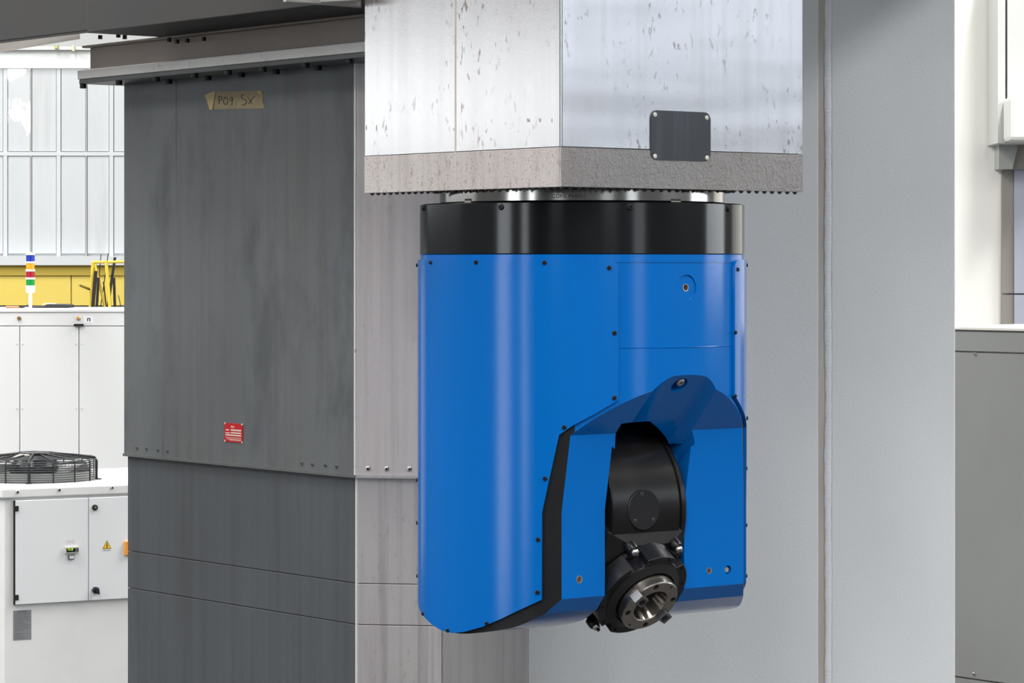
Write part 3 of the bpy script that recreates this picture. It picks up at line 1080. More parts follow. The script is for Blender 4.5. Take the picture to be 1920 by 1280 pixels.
ROOF = [(-101, -244), (-97, -240), (-82, -219), (-70, -211), (-57, -204), (-45, -199), (-32, -196), (46, -196), (58, -199), (68, -205), (80, -217), (89, -238), (85, -244)]
mr_ = MB()
nn = len(ROOF)
f_ = lambda a, b, d: V((a, d, b - (300 - d) * 1.05))
mr_.prism(ROOF, f_, 177, 420)
roof = tmp_obj(mr_, 'tmp_roof')
CLR = [(-101, -345, None), (-101, -281, None), (-79, -279, None), (-18, -280, 219), (-5, -286, 213), (9, -292, 207), (26, -301, 199), (43, -311, 190), (59, -321, 180), (62, -345, 176)]
cm_ = MB()
cm_.add([V((a if e_ is None else a + (e_ - d) * .8, d, b)) for d in (110, 290) for a, b, e_ in CLR],
        [tuple(range(10)), tuple(range(19, 9, -1))] + [(i, i + 10, (i + 1) % 10 + 10, (i + 1) % 10) for i in range(10)])
clr = tmp_obj(cm_, 'tmp_clear')
clr2 = tmp_obj(MB().lathe([(172, -98), (172, 69)], (0, 58, -446), (1, 0, 0), 72), 'tmp_clear2')
ARC = [(58 + 168 * math.cos(R_(a)), -446 + 168 * math.sin(R_(a))) for a in range(40, 181, 4)]
clr3 = tmp_obj(MB().prism([p for p in ARC if p[0] < 192] + [(-108, -500), (150, -400)], lambda a, b, d: V((d, a, b)), -110, -95), 'tmp_clear3')
def hole_n(u, z, n, r, depth):
    return tmp_obj(MB().lathe([(r, -depth), (r, 30)], (u, n, z), (0, 1, 0), 24), 'tmp_hole')
INS = [nhit(1086, 1086, 211), nhit(1329.5, 1069.5, 211), nhit(1365, 1068, 211)]
holes = [hole_n(u, z, 211, r, 26) for (u, z), r in zip(INS, (7.2, 6.2, 8.2))]
te, ze = cylhit(1287.5, 539, RB)
h_ax = (math.sin(te), math.cos(te), 0)
holes.append(tmp_obj(MB().lathe([(23, -3), (23, 30)], (RB * h_ax[0], RB * h_ax[1], ze), h_ax, 40), 'tmp_hole'))
holes.append(tmp_obj(MB().lathe([(7, -40), (7, 30)], (RB * h_ax[0], RB * h_ax[1], ze), h_ax, 24), 'tmp_hole'))
# half-round counterbore in the slot roof edge
holes.append(tmp_obj(MB().lathe([(17, -14), (17, 80)], (-4, 283, -212), (0, .72, -.69), 32), 'tmp_hole'))
md = body.modifiers.new('b', 'BOOLEAN'); md.operation = 'INTERSECT'; md.object = prof; md.solver = 'EXACT'
for c_ in [slot, roof, clr, clr2, clr3] + holes:
    md = body.modifiers.new('b', 'BOOLEAN'); md.operation = 'DIFFERENCE'; md.object = c_; md.solver = 'EXACT'
dg = bpy.context.evaluated_depsgraph_get()
me = bpy.data.meshes.new_from_object(body.evaluated_get(dg))
for o_ in [body, prof, slot, roof, clr, clr2, clr3] + holes:
    bpy.data.objects.remove(o_)
me.materials.clear()
me.materials.append(blue)
me.materials.append(gasket)
inner_shade = flat('slot_shade_black', (.01, .01, .011, 1), .5)  # black stands in for the shade deep inside the slot
me.materials.append(inner_shade)
for p in me.polygons:
    c, nr = p.center, p.normal
    r = math.hypot(c.x, c.y)
    radial = (nr.x * c.x + nr.y * c.y) / max(r, 1e-6)
    th = math.degrees(math.atan2(c.x, c.y))
    mi = 0
    if abs(nr.z) < .05 and radial > .98 and r > RB - 3 and abs(th) > 41 and c.z < 0:
        mi = 1
    if c.y < 160 and abs(c.x) < 125 and c.z > -640 and r < 250:
        mi = 2
    if abs(nr.x) > .9 and c.x > 60 and c.z < -300:
        mi = 0
    if -330 < c.z < -275 and 105 < c.y < 225 and abs(nr.z) < .96 and -101.5 < c.x < 125 and abs(nr.x) < .97 and not (abs(nr.z / max(abs(nr.y), 1e-6)) > .9 and nr.y > 0) and nr.x < 0:
        mi = 2
    p.material_index = mi
hl = head.location
for v in me.vertices:
    v.co = W(v.co.x, v.co.y, v.co.z) - hl
# the head frame is left-handed: turn the faces round again
bm = bmesh.new(); bm.from_mesh(me)
bmesh.ops.recalc_face_normals(bm, faces=bm.faces)
bm.to_mesh(me); bm.free()
me.polygons.foreach_set('use_smooth', [True] * len(me.polygons))
me.set_sharp_from_angle(angle=R_(14))
me.name = 'fork_body'
bo = bpy.data.objects.new('fork_body', me)
COL.objects.link(bo)
bo.parent = head
bo['label'] = 'blue fork body with black strip beside its cheeks'

# shaped side covers (curved sheets screwed on left and right)
RC0, RC1 = 302.5, 308
def rad(d): return math.radians(d)
edge = [(-26.6, -236), (-34, -259), (-41.7, -281), (-46.4, -298), (-52.2, -436)]
BOT = [(-52.3, -591), (-55, -598), (-58.8, -607.5), (-66.7, -628), (-74.1, -645), (-82.4, -657.5), (-88, -662.5), (-94.4, -661.5), (-100, -656.5), (-107, -648), (-114.3, -639), (-120.8, -630), (-126, -618), (-132, -602), (-140, -570), (-160, -520), (-178, -500)]
def cover(sign, name):
    cols = []                       # (theta, zbot, ztop)
    for th, zbt in edge:
        ztop = 13
        cols.append((th, zbt, ztop))
    # rounded top corner
    fine = [(-26.6, 0), (-26.9, 4), (-27.6, 8), (-28.7, 11), (-30.4, 13)]
    full = []
    def interp(pts, th):
        for (a, x), (b, y) in zip(pts, pts[1:]):
            if b <= th <= a:
                return x + (y - x) * (a - th) / (a - b) if a != b else x
        return pts[-1][1]
    ths = sorted(set([t for t, _ in edge] + [t for t, _ in fine] + [t for t, _ in BOT] + [-52.3 - 2.2 * i for i in range(58)] + [-27 - 2 * i for i in range(12)]), reverse=True)
    for th in ths:
        if th < -178:
            continue
        zt_ = interp(fine, th) if th > -30.4 else 13
        zb_ = interp(edge, th) if th >= -52.2 else interp(BOT, th)
        full.append((th, zb_, zt_))
    vs, fs = [], []
    n = len(full)
    for th, zb_, zt_ in full:
        t = rad(th) * -sign if sign > 0 else rad(th)
        t = rad(th) if sign < 0 else rad(-th)
        for r, q in ((RC1, zb_), (RC1, zt_), (RC0, zb_), (RC0, zt_)):
            vs.append(W(r * math.sin(t), r * math.cos(t), q))
    for i in range(n - 1):
        a, b = i * 4, i * 4 + 4
        fs += [(a, a + 1, b + 1, b), (a + 2, b + 2, b + 3, a + 3), (a, b, b + 2, a + 2), (a + 1, a + 3, b + 3, b + 1)]
    fs += [(0, 2, 3, 1), ((n - 1) * 4, (n - 1) * 4 + 1, (n - 1) * 4 + 3, (n - 1) * 4 + 2)]
    m = MB(); m.add(vs, fs)
    return m.build(name, blue, head, smooth=30)
cvL = cover(-1, 'side_cover')
cvR = cover(1, 'side_cover')
sc_s = screw_mesh('cover_button_screw', 3.4 * k, 3.2 * k, [dark_screw, dark_hole], flange=4.2 * k)
for px, py in ((808, 491.5), (893, 491.5), (1021, 492), (1142, 502), (1152, 624), (1152, 745.5), (1058, 801), (1022, 897), (1009, 1011), (1008, 1110), (913, 1168.5), (840, 1181.5), (793.5, 1150)):
    on_cyl('screw', sc_s, cvL, px, py, 307.8)
for th, z in ((-127, 3), (-129, -400), (-129, -580), (-128, -480)):
    t = rad(th)
    stamp('screw', sc_s, cvL, W(307.8 * math.sin(t), 307.8 * math.cos(t), z), zrot(WD(math.sin(t), math.cos(t), 0)))
for px, py in ((1383, 505), (1378.5, 623), (1378, 742)):
    on_cyl('screw', sc_s, cvR, px, py, 307.8)
for th, z in ((52, 3), (50, -283), (54, -378), (54, -485), (54, -580)):
    t = rad(th)
    stamp('screw', sc_s, cvR, W(307.8 * math.sin(t), 307.8 * math.cos(t), z), zrot(WD(math.sin(t), math.cos(t), 0)))

# paint seam across the middle field, threaded inserts, sensor in the slot roof
def ridge(th0, th1, z, hgt, n=28):
    m = MB()
    vs = []
    for i in range(n + 1):
        t = th0 + (th1 - th0) * i / n
        for r, dz in ((RB - 1, hgt), (RB + 1.3, -.3), (RB - 1, -hgt)):
            vs.append(W(r * math.sin(t), r * math.cos(t), z + dz))
    m.add(vs, [(i * 3 + q, i * 3 + 3 + q, i * 3 + 4 + q, i * 3 + 1 + q) for i in range(n) for q in (0, 1)])
    m.build('paint_seam', blue, head)
t0, zq = cylhit(1160, 652, RB)
t1, _ = cylhit(1379, 652, RB)
ridge(t0 - .02, t1 + .02, zq, 1.3)
ridge(rad(-30), rad(30), 11.5, 1.6)
def insert(px, r, u, z, m):
    q = MB().lathe([(r, -22), (r, .5), (r * .8, .5), (r * .72, -1), (r * .7, -14), (0.01, -14)], (u, 211, z), (0, 1, 0), 20)
    q.v = [W(*p) for p in q.v]
    return q.build('threaded_insert', m, head, smooth=40)
ins_m = flat('insert_steel', (.62, .55, .50, 1), .35, .9)
for (u, z), r in zip(INS[:2], (7.0, 6.0)):
    insert(0, r, u, z, ins_m)
u, z = INS[2]
q = MB().lathe([(8.1, -24), (8.1, -18), (6, -17), (6, -5), (4.5, -3), (.01, -3)], (u, 211, z), (0, 1, 0), 20)
q.v = [W(*p) for p in q.v]
q.build('plug_screw', flat('plug_pale_steel', (.72, .66, .58, 1), .35, .8), head, smooth=40)
b_ = V((RB * h_ax[0], RB * h_ax[1], ze))
q = MB().lathe([(6.9, -36), (6.9, -2.5), (5.4, -2.6), (5, -24), (.01, -24)], b_, h_ax, 20)
q.v = [W(*p) for p in q.v]
q.build('threaded_insert', ins_m, head, smooth=40)
q = MB().lathe([(8.5, -13), (8.5, 3), (6.5, 5), (3.4, 5), (3, 1), (.01, 1)], (-5, 287, -206), (0, .72, -.69), 16)
q.v = [W(*p) for p in q.v]
q.build('sensor_screw', bright_steel, head, smooth=40)

# ------------------------------------------------------------------ swivelling spindle in the fork
EL = R_(38)
ce, se = math.cos(EL), math.sin(EL)
NO = (-23, 227, -614)                # centre of the steel face
def NP(a, b, h):
    """spindle frame: a along the fork, b upwards across, h along the spindle axis"""
    return W(NO[0] + a, NO[1] + b * se + h * ce, NO[2] + b * ce - h * se)
def ND(a, b, h):
    return WD(a, b * se + h * ce, b * ce - h * se)
spi = thing('spindle_unit', 'black swivelling spindle unit with steel nose between the blue fork cheeks', 'spindle', W(*NO))
def nl(prof, a=0, b=0, ax=(0, 0, 1), seg=48, h0=0, close=True):
    q = MB().lathe(prof, (a, b, h0), ax, seg, close=close)
    q.v = [NP(*p) for p in q.v]
    return q
# barrel on the swivel axis
q = MB().lathe([(120, -108), (164, -108), (166, -106), (166, 49), (161, 52), (160, 53), (166, 55), (166, 63), (163, 68), (120, 68)], (0, 58, -446), (1, 0, 0), 96)
q.v = [W(*p) for p in q.v]
q.build('barrel', black_spindle, spi, smooth=25)
# housing block from barrel to flange
pts = []
for a, b, h in ((-92, -93, -92), (90, -93, -92), (91, 103, -92), (-92, 103, -92)):
    pts += [NP(a, b, -150), NP(a, b, h)]
for a, b in ((-46, -93), (46, -93), (91, -40), (91, 52), (46, 90), (-46, 90), (-92, 48), (-92, -46)):
    pts.append(NP(a, b, -66))
m_ = MB().hull(pts); m_.build('housing_block', black_spindle, spi, bevel=.002)
# flange with four notches
def notched(R, rn, seg=144):
    out = []
    for i in range(seg):
        a = 360 * i / seg
        d = min(abs((a - c + 180) % 360 - 180) for c in (60, 120, 240, 300))
        t = max(0, min(1, (9.5 - d) / 2.5))
        r = R - (R - rn) * t
        out.append((r * math.cos(R_(a)), r * math.sin(R_(a))))
    return out
m_ = MB().prism(notched(93, 79), NP, -66, -28); m_.build('flange', flat('flange_black', (.022, .022, .024, 1), .3, .5), spi, bevel=.0012)
nl([(92, -70), (92, -56), (91, -55)]).build('flange_band', black_spindle, spi, smooth=30)
nl([(77, -30), (77, -27), (71, -24), (62, -20), (60, -30)], close=False).build('labyrinth_ring', matt_black, spi, smooth=30)
fs_m = screw_mesh('flange_screw', 3.4 * k, 1.6 * k, [dark_screw, dark_hole])
for i in range(12):
    a = R_(15 + 30 * i)
    if min(abs((math.degrees(a) - c + 180) % 360 - 180) for c in (60, 120, 240, 300)) < 8:
        continue
    stamp('screw', fs_m, spi, NP(86 * math.cos(a), 86 * math.sin(a), -28), zrot(ND(0, 0, 1)))
# steel nose with bolt holes and a tapered bore
nose = MB()
nose.lathe([(58, -32), (58, -2), (56.5, 0), (36, 0), (34.5, -2), (24, -52), (.01, -52)], (0, 0, 0), (0, 0, 1), 96)
no = tmp_obj(nose, 'tmp_nose')
hc = []
for a in (104, 14, -76, 194):
    hc.append(tmp_obj(MB().lathe([(6.2, -14), (6.2, 5)], (48.5 * math.cos(R_(a)), 48.5 * math.sin(R_(a)), 0), (0, 0, 1), 20), 'tmp_h'))
for a in (149, -31):
    ca, sa = math.cos(R_(a)), math.sin(R_(a))
    hc.append(tmp_obj(MB().box((36 * ca + 10.6 * sa * -1, 36 * sa + 10.6 * ca, -10), (30 * ca, 30 * sa, 0), (21.2 * sa, -21.2 * ca, 0), (0, 0, 20)), 'tmp_h'))
for c_ in hc:
    md = no.modifiers.new('b', 'BOOLEAN'); md.operation = 'DIFFERENCE'; md.object = c_; md.solver = 'EXACT'
dg = bpy.context.evaluated_depsgraph_get()
me = bpy.data.meshes.new_from_object(no.evaluated_get(dg))
for o_ in [no] + hc:
    bpy.data.objects.remove(o_)
me.materials.clear(); me.materials.append(nose_steel)
for v in me.vertices:
    v.co = NP(*v.co) - spi.location
bm = bmesh.new(); bm.from_mesh(me); bmesh.ops.recalc_face_normals(bm, faces=bm.faces); bm.to_mesh(me); bm.free()
me.polygons.foreach_set('use_smooth', [True] * len(me.polygons)); me.set_sharp_from_angle(angle=R_(25))
no = bpy.data.objects.new('spindle_nose', me); COL.objects.link(no); no.parent = spi
no['label'] = 'bright steel spindle nose with tapered bore'
ks = screw_mesh('key_screw', 6.6 * k, 1.4 * k, [dark_screw, dark_hole])
hole_ring = flat('bore_brown', (.22, .18, .15, 1), .35, .9)
for a in (104, 14, -76, 194):
    nl([(5.9, -13), (5.9, -.4), (5.0, -.5), (4.6, -9), (.01, -9)], 48.5 * math.cos(R_(a)), 48.5 * math.sin(R_(a)), seg=18).build('bolt_hole', hole_ring, no, smooth=40)
for a in (59, 239):
    nl([(2, -1), (2, .5)], 51 * math.cos(R_(a)), 51 * math.sin(R_(a)), seg=10).build('set_screw', dark_hole, no)
for a in (149, -31):
    ca, sa = math.cos(R_(a)), math.sin(R_(a))
    kb = MB().box((34.5 * ca - 10 * sa, 34.5 * sa + 10 * ca, -9), (25 * ca, 25 * sa, 0), (20 * sa, -20 * ca, 0), (0, 0, 20))
    kb.v = [NP(*p) for p in kb.v]
    ko = kb.build('drive_key', flat('key_steel', (.24, .24, .245, 1), .36, .9), spi, bevel=.0012)
    stamp('screw', ks, ko, NP(45 * ca, 45 * sa, 11), zrot(ND(0, 0, 1)))
# coolant nozzles
for ca, sa in ((-54, 93), (50, 92), (-52, -90), (48, -90)):
    b0 = nl([(11, -66), (11, -54), (10, -51), (6, -50)], ca, sa, seg=20)
    no_ = b0.build('coolant_nozzle', black_spindle, spi, smooth=40)
    nl([(5.5, -52), (7.4, -48), (7.4, -45), (5, -41.5), (3, -41)], ca, sa, seg=16).build('nozzle_ball', bright_steel, no_, smooth=50)
    nl([(3.2, -42), (3.2, -37), (1.5, -36.6)], ca, sa, seg=12).build('nozzle_tip', matt_black, no_, smooth=50)
# round plate on the barrel front
u0, z0 = -37, -439
q = MB().lathe([(37, -9), (37, 1.6), (36, 2.6), (.01, 2.2)], (0, 0, 0), (0, 0, 1), 48)
nrm = Matrix.Rotation(0, 3, 'X')
q.v = [W(u0 + p[0], 222.5 + p[2], z0 + p[1]) for p in q.v]
cp = q.build('round_plate', flat('plate_black', (.028, .028, .03, 1), .38, .6), spi, smooth=25)
ps = screw_mesh('plate_screw', 3.6 * k, 1.2 * k, [flat('plate_screw_steel', (.10, .10, .10, 1), .35, .7), dark_hole])
for a in (100, 222, -42):
    stamp('screw', ps, cp, W(u0 + 29 * math.cos(R_(a)), 224.6, z0 + 29 * math.sin(R_(a))), zrot(WD(0, 1, 0)))
q = MB().lathe([(2, 0), (2, .8)], (0, 0, 0), (0, 0, 1), 10)
q.v = [W(u0 + p[0], 224.6 + p[2], z0 + p[1]) for p in q.v]
q.build('centre_hole', dark_hole, cp)

# ------------------------------------------------------------------ white cabinet, stack light, rack, chiller (left background)
YK = 13.0
wc = thing('white_cabinet', 'long white cabinet with flush doors behind the chiller', 'cabinet', (P(90, 0, YK).x, YK + .4, 0))
x0, x1 = P(-260, 0, YK).x, P(420, 0, YK).x
zt_, zj_ = P(0, 580, YK).z, P(0, 611, YK).z
MB().bx(x0, x1, YK + .012, YK + .8, 0, zt_ - .004).build('carcass', white_cab, wc)
MB().bx(x0, x1, YK - .004, YK + .8, zt_ - .012, zt_).build('top', white_cab, wc, bevel=.002)
MB().bx(x0, x1, YK, YK + .012, zj_ + .002, zt_ - .013).build('top_rail', white_cab, wc, bevel=.001)
seams = [x0] + [P(x, 0, YK).x for x in (37, 148, 258)] + [x1]
scr = screw_mesh('door_screw', .003, .003, [rail_m, dark_hole])
for a, b in zip(seams, seams[1:]):
    dr = MB().bx(a + .002, b - .002, YK, YK + .012, .05, zj_ - .002).build('door', white_cab, wc, bevel=.001)
    for py in (644.5, 766):
        for x in (a + .012, b - .012):
            stamp('screw', scr, dr, (x, YK, P(0, py, YK).z), zrot((0, -1, 0)))
for px, c_ in ((36, lin(150, 120, 85)), (147, lin(225, 175, 110))):
    m_ = MB().lathe([(.009, 0), (.009, .006), (.006, .009), (.002, .009)], P(px, 596, YK), (0, -1, 0), 16)
    m_.build('lock', flat('lock_brass', c_, .35, .4), wc, smooth=40)
m_ = MB().bx(P(139, 0, YK).x, P(157, 0, YK).x, YK - .014, YK, P(0, 611, YK).z, P(0, 607, YK).z); m_.build('latch', dark_screw, wc, bevel=.001)
stk = MB().bx(P(157, 0, YK).x, P(175, 0, YK).x, YK - .001, YK + .001, P(0, 606, YK).z, P(0, 592.5, YK).z).build('sticker', flat('sticker_white', (.9, .9, .9, 1), .5), wc)
m_ = MB()
for sgn in (-1, 1):
    m_.bx(P(166.5 + sgn * 2.2 - .9, 0, YK).x, P(166.5 + sgn * 2.2 + .9, 0, YK).x, YK - .0016, YK - .001, P(0, 602, YK).z, P(0, 596.5, YK).z)
m_.bx(P(164.5, 0, YK).x, P(168.5, 0, YK).x, YK - .0016, YK - .001, P(0, 597.2, YK).z, P(0, 595.8, YK).z)
m_.build('sticker_mark', dark_print, stk)

sl = thing('stack_light', 'signal tower with blue, amber, red and green tiers on the white cabinet', 'signal light', (P(57, 580, YK + .12).x, YK + .12, zt_))
Y2 = YK + .12
cx = P(57, 0, Y2).x
wm = flat('tower_white', (.86, .86, .85, 1), .4)
zz = lambda y: P(0, y, Y2).z
k2 = Y2 / F
MB().lathe([(3.2 * k2, 0), (3.2 * k2, zz(548) - zt_)], (cx, Y2, zt_), AX, 16).build('pole', wm, sl, smooth=40)
MB().lathe([(7 * k2, 0), (8.7 * k2, 3 * k2), (8.7 * k2, zz(536) - zz(549))], (cx, Y2, zz(549)), AX, 24).build('base', wm, sl, smooth=40)
for y0, y1, c_, nm in ((478, 490, lin(25, 55, 175), 'blue'), (493, 505, lin(250, 175, 20), 'amber'), (508.5, 520, lin(175, 15, 40), 'red'), (523.5, 535, lin(0, 150, 60), 'green')):
    t_ = MB().lathe([(8 * k2, 0), (8 * k2, zz(y0) - zz(y1))], (cx, Y2, zz(y1)), AX, 24).build('tier', flat('tier_' + nm, c_, .25, 0, .5), sl, smooth=40)
    t_['label'] = nm + ' lens'
for y0, y1 in ((490, 493.2), (505, 508.6), (520, 523.6), (535, 537)):
    MB().lathe([(9 * k2, 0), (9 * k2, zz(y0) - zz(y1))], (cx, Y2, zz(y1)), AX, 24).build('spacer', wm, sl, smooth=40)
MB().lathe([(8.8 * k2, 0), (8.8 * k2, 3 * k2), (6 * k2, 5 * k2)], (cx, Y2, zz(478)), AX, 24).build('cap', wm, sl, smooth=40)

# clutter on the cabinet top
Y3 = YK + .35
hdl = thing('hand_tool', 'small tool with brown handle and dark jaw lying on the white cabinet', 'tool', (P(30, 0, Y3).x, Y3, zt_))
MB().cyl(V((P(11, 0, Y3).x, Y3, zt_ + .006)), (1, 0, 0), .0055, P(36, 0, Y3).x - P(11, 0, Y3).x, 10).build('handle', flat('handle_brown', lin(170, 130, 95), .6), hdl)
MB().tube([V((P(x, 0, Y3).x, Y3, zt_ + h_)) for x, h_ in ((36, .006), (42, .004), (48, .010), (52, .014), (53, .006))], .0035, 8).build('jaw', dark_screw, hdl)
case = thing('tool_case', 'dark low tool case lying on the white cabinet behind the signal tower', 'case', (P(95, 0, Y3 + .1).x, Y3 + .1, zt_))
Y4 = Y3 + .12
m_ = MB().prism([(P(60, 0, Y4).x, zt_), (P(128, 0, Y4).x, zt_), (P(126.5, 0, Y4).x, zt_ + .012), (P(122, 0, Y4).x, zt_ + .016), (P(88, 0, Y4).x, zt_ + .017), (P(84, 0, Y4).x, zt_ + .010), (P(60, 0, Y4).x, zt_ + .008)],
                lambda a, b, d: V((a, d, b)), Y4, Y4 + .2)
m_.build('body', flat('case_black', (.03, .032, .032, 1), .4), case, bevel=.002)
MB().tube([V((P(80, 0, Y4).x, Y4 - .004, zt_ + .012)), V((P(84, 0, Y4).x, Y4 - .004, zt_ + .02)), V((P(106, 0, Y4).x, Y4 - .004, zt_ + .02))], .002, 6).build('handle', rail_m, case)

# yellow rack with dark bars
YQ = 17.5
rk = thing('yellow_rack', 'yellow tubular A-frame rack in front of the yellow wall', 'rack', (P(200, 0, YQ).x, YQ, 0))
kq = YQ / F
def bar(x0, y0, x1, y1, r, Y0=YQ, Y1=YQ):
    a, b = P(x0, y0, Y0), P(x1, y1, Y1)
    return MB().tube([a, b + (b - a) * 8 if y1 > 576 and False else b], r * kq, 8)
def leg(x0, y0, x1, y1, r, Y):
    a, b = P(x0, y0, Y), P(x1, y1, Y)
    d = (b - a)
    tt = (a.z - .0) / (a.z - b.z)
    return MB().tube([a, a + d * tt], r * kq, 8)
bar(172, 491.5, 330, 489, 2.6).build('rail', yellow_m, rk, smooth=40)
for (x0, y0, x1, y1, r, dy) in ((174, 492, 168.5, 582, 2.8, 0), (178, 494, 198, 582, 2.6, .25), (199, 489, 206.5, 582, 3.2, -.15)):
    a, b = P(x0, y0, YQ + dy), P(x1, y1, YQ + dy)
    # legs lean, then stand on a floor skid
    a2 = a + (b - a) * ((a.z) / (a.z - b.z)) if abs(x1 - x0) < 8 else b + (b - a) * .6
    a2.z = max(a2.z, 0)
    MB().tube([a, b, a2] if a2.z < b.z else [a, b], r * kq, 8).build('leg', yellow_m, rk, smooth=40)
MB().bx(P(150, 0, YQ).x, P(340, 0, YQ).x, YQ - .5, YQ + .6, 0, .08).build('skid', yellow_m, rk)
MB().tube([P(148, 534, YQ - .1), P(168, 542, YQ)], .008, 6).build('peg', flat('peg_tan', lin(190, 170, 90), .6), rk)
for i, (x0, y0, x1, y1, wd_, dy) in enumerate(((179, 508, 173, 582, 5.5, -.06), (184, 520, 180.5, 582, 4, .2), (189.5, 477, 186, 515, 1.6, .3), (203, 475, 193, 545, 1.7, .35), (215, 482, 206, 545, 4, .1), (213, 520, 215, 582, 4, .4), (194, 528, 200, 582, 2.6, .5), (222, 553, 228, 582, 1.4, .2))):
    a, b = P(x0, y0, YQ + dy), P(x1, y1, YQ + dy)
    d = (b - a).normalized()
    ln = (a.z - .085) / -d.z
    foot = a + d * ln
    t = MB()
    wv = V((1, 0, 0)) * wd_ * kq * .5
    if wd_ > 3:
        t.box(a - wv, wv * 2, V((0, .03, 0)), foot - a)
    else:
        t.tube([a, foot], wd_ * kq * .55, 6)
    o = t.build('steel_bar', flat('bar_dark', (.035, .033, .032, 1), .5, .3))
    lbls = ['thick dark flat bar just inside the left rack leg', 'short dark flat bar second from the left in the yellow rack', 'thin dark rod rising over the left of the yellow rack', 'tallest thin dark rod leaning in the middle of the rack',
            'broad dark bar leaning right of the middle rack leg', 'dark bar standing low at the right of the rack', 'dark twisted rod low between the rack legs', 'thin short dark rod nearest the grey cover']
    tag(o, lbls[i], 'bar', 'steel bars leaning in the yellow rack')

# chiller
YH_ = 10.6
o_ = P(8, 0, YH_)
pch = Pl((o_.x, o_.y), R_(29))
chl = thing('chiller', 'white industrial chiller unit with round fan on top, left edge', 'chiller', (o_.x + .3, o_.y + .4, 0))
z_t, z_b1 = pch.hit(8, 915.5).z, pch.hit(8, 932).z
Lc = .9
m_ = MB(); pch.box(m_, 0, Lc, 0, z_b1 - .004, -.8, 0); m_.build('casing', chiller_m, chl, bevel=.004)
m_ = MB(); pch.box(m_, -.012, Lc + .012, z_b1 - .004, z_t, -.82, .012); m_.build('lid', chiller_m, chl, bevel=.005)
sc_c = screw_mesh('lid_screw', .0058, .005, [bright_steel, dark_hole])
for px, py in ((32.5, 922), (111, 918), (210, 914)):
    stamp('screw', sc_c, chl, pch.off(.012).hit(px, py), zrot(pch.n))
pd_ = pch.off(.012)
def cdoor(x0, x1, y0, y1):
    a0, zt0 = pch.ab(x0, y0)
    a1, _ = pch.ab(x1, y0)
    zb0 = pch.hit(x0, y1).z
    return a0, a1, zb0, zt0
a0, a1, zb0, zt0 = cdoor(27, 163.5, 938, 1133)
m_ = MB(); pch.box(m_, a0, a1, zb0, zt0, .001, .012); d1 = m_.build('door', door_m, chl, bevel=.002)
m_ = MB(); pch.box(m_, a1 + .003, Lc - .01, zb0, zt0, .001, .012); d2 = m_.build('door', door_m, chl, bevel=.002)
m_ = MB(); pch.box(m_, a0 - .005, a0, zb0, zt0, .001, .010); m_.build('hinge_strip', matt_black, chl)
for py0, py1 in ((948, 958.5), (1114.5, 1125)):
    m_ = MB()
    b0, zz0 = pd_.ab(26.5, py1); b1, zz1 = pd_.ab(34.5, py0)
    pch.box(m_, b0, b1, zz0, zz1, .012, .016); m_.build('hinge', matt_black, d1, bevel=.001)
ctrl = MB(); pd_.pxbox(ctrl, 121, 1024, 145.5, 1037, 0, .012); ctrl = ctrl.build('controller', flat('controller_grey', (.55, .54, .5, 1), .5), d1, bevel=.001)
m_ = MB(); pd_.pxbox(m_, 122.5, 1026.5, 145, 1034.5, .0121, .0126); m_.build('display_window', flat('display_black', (.012, .012, .014, 1), .2), d1)
pdd = pd_.off(.0128)
a, z = pdd.ab(131.5, 1029.6)
tm = text_mb('15.8', .0125, lambda x, y, d: pdd.pt(a + x, z + y, 0), 0)
tm.build('display_digits', emis('digits_green', (.55, 1, .02, 1), 1.0), d1, fix=False)
m_ = MB()
for x in (139.2, 141.6):
    for y in (1027.6, 1031):
        pd_.pxbox(m_, x, y, x + 1.7, y + 2.2, .0126, .0132)
m_.build('keypad', flat('key_grey', (.25, .26, .3, 1), .5), d1)
m_ = MB(); pd_.pxbox(m_, 123.5, 1010.5, 141, 1020.5, 0, .0006); m_.build('label_sticker', flat('label_white', (.8, .78, .8, 1), .5), d1)
pdd = pd_.off(.0008)
a2, z2_ = pdd.ab(132.5, 1016)
text_mb('MT 70.12', .006, lambda x, y, d: pdd.pt(a2 + x, z2_ + y, 0), 0).build('label_print', flat('faint_print', (.35, .35, .38, 1), .6), d1, fix=False)
m_ = MB(); pd_.pxbox(m_, 127, 1040, 138.6, 1048.5, 0, .006); m_.build('switch_frame', flat('switch_dark', (.16, .16, .18, 1), .5), d1, bevel=.001)
m_ = MB(); pd_.pxbox(m_, 129, 1041.2, 137.4, 1047, .006, .009); m_.build('switch_button', flat('switch_white', (.75, .76, .78, 1), .4), d1, bevel=.001)
# lock and turning knob on the second door
m_ = MB().lathe([(.0105, 0), (.0105, .006), (.007, .008), (.0045, .008)], pd_.hit(177.5, 951), pch.n, 20); m_.build('lock', matt_black, d2, smooth=40)
m_ = MB().lathe([(.0042, .006), (.0042, .009), (.001, .009)], pd_.hit(177.5, 951), pch.n, 12); m_.build('lock_core', flat('lock_core_brass', (.4, .33, .2, 1), .4, .8), d2, smooth=40)
m_ = MB().lathe([(.0125, 0), (.0125, .012), (.010, .015), (.001, .015)], pd_.hit(178.5, 1106), pch.n, 20); m_.build('knob', flat('knob_navy', (.012, .014, .035, 1), .4), d2, smooth=40)
q = pd_.off(.015)
m_ = MB().prism([q.ab(*p) for p in ((176, 1101), (183, 1102), (186, 1111), (184.5, 1114.5), (180.5, 1110))], lambda a, b, d: q.pt(a, b, d), -.004, .008); m_.build('knob_lever', flat('knob_navy_lever', (.012, .014, .035, 1), .4), d2, bevel=.001)
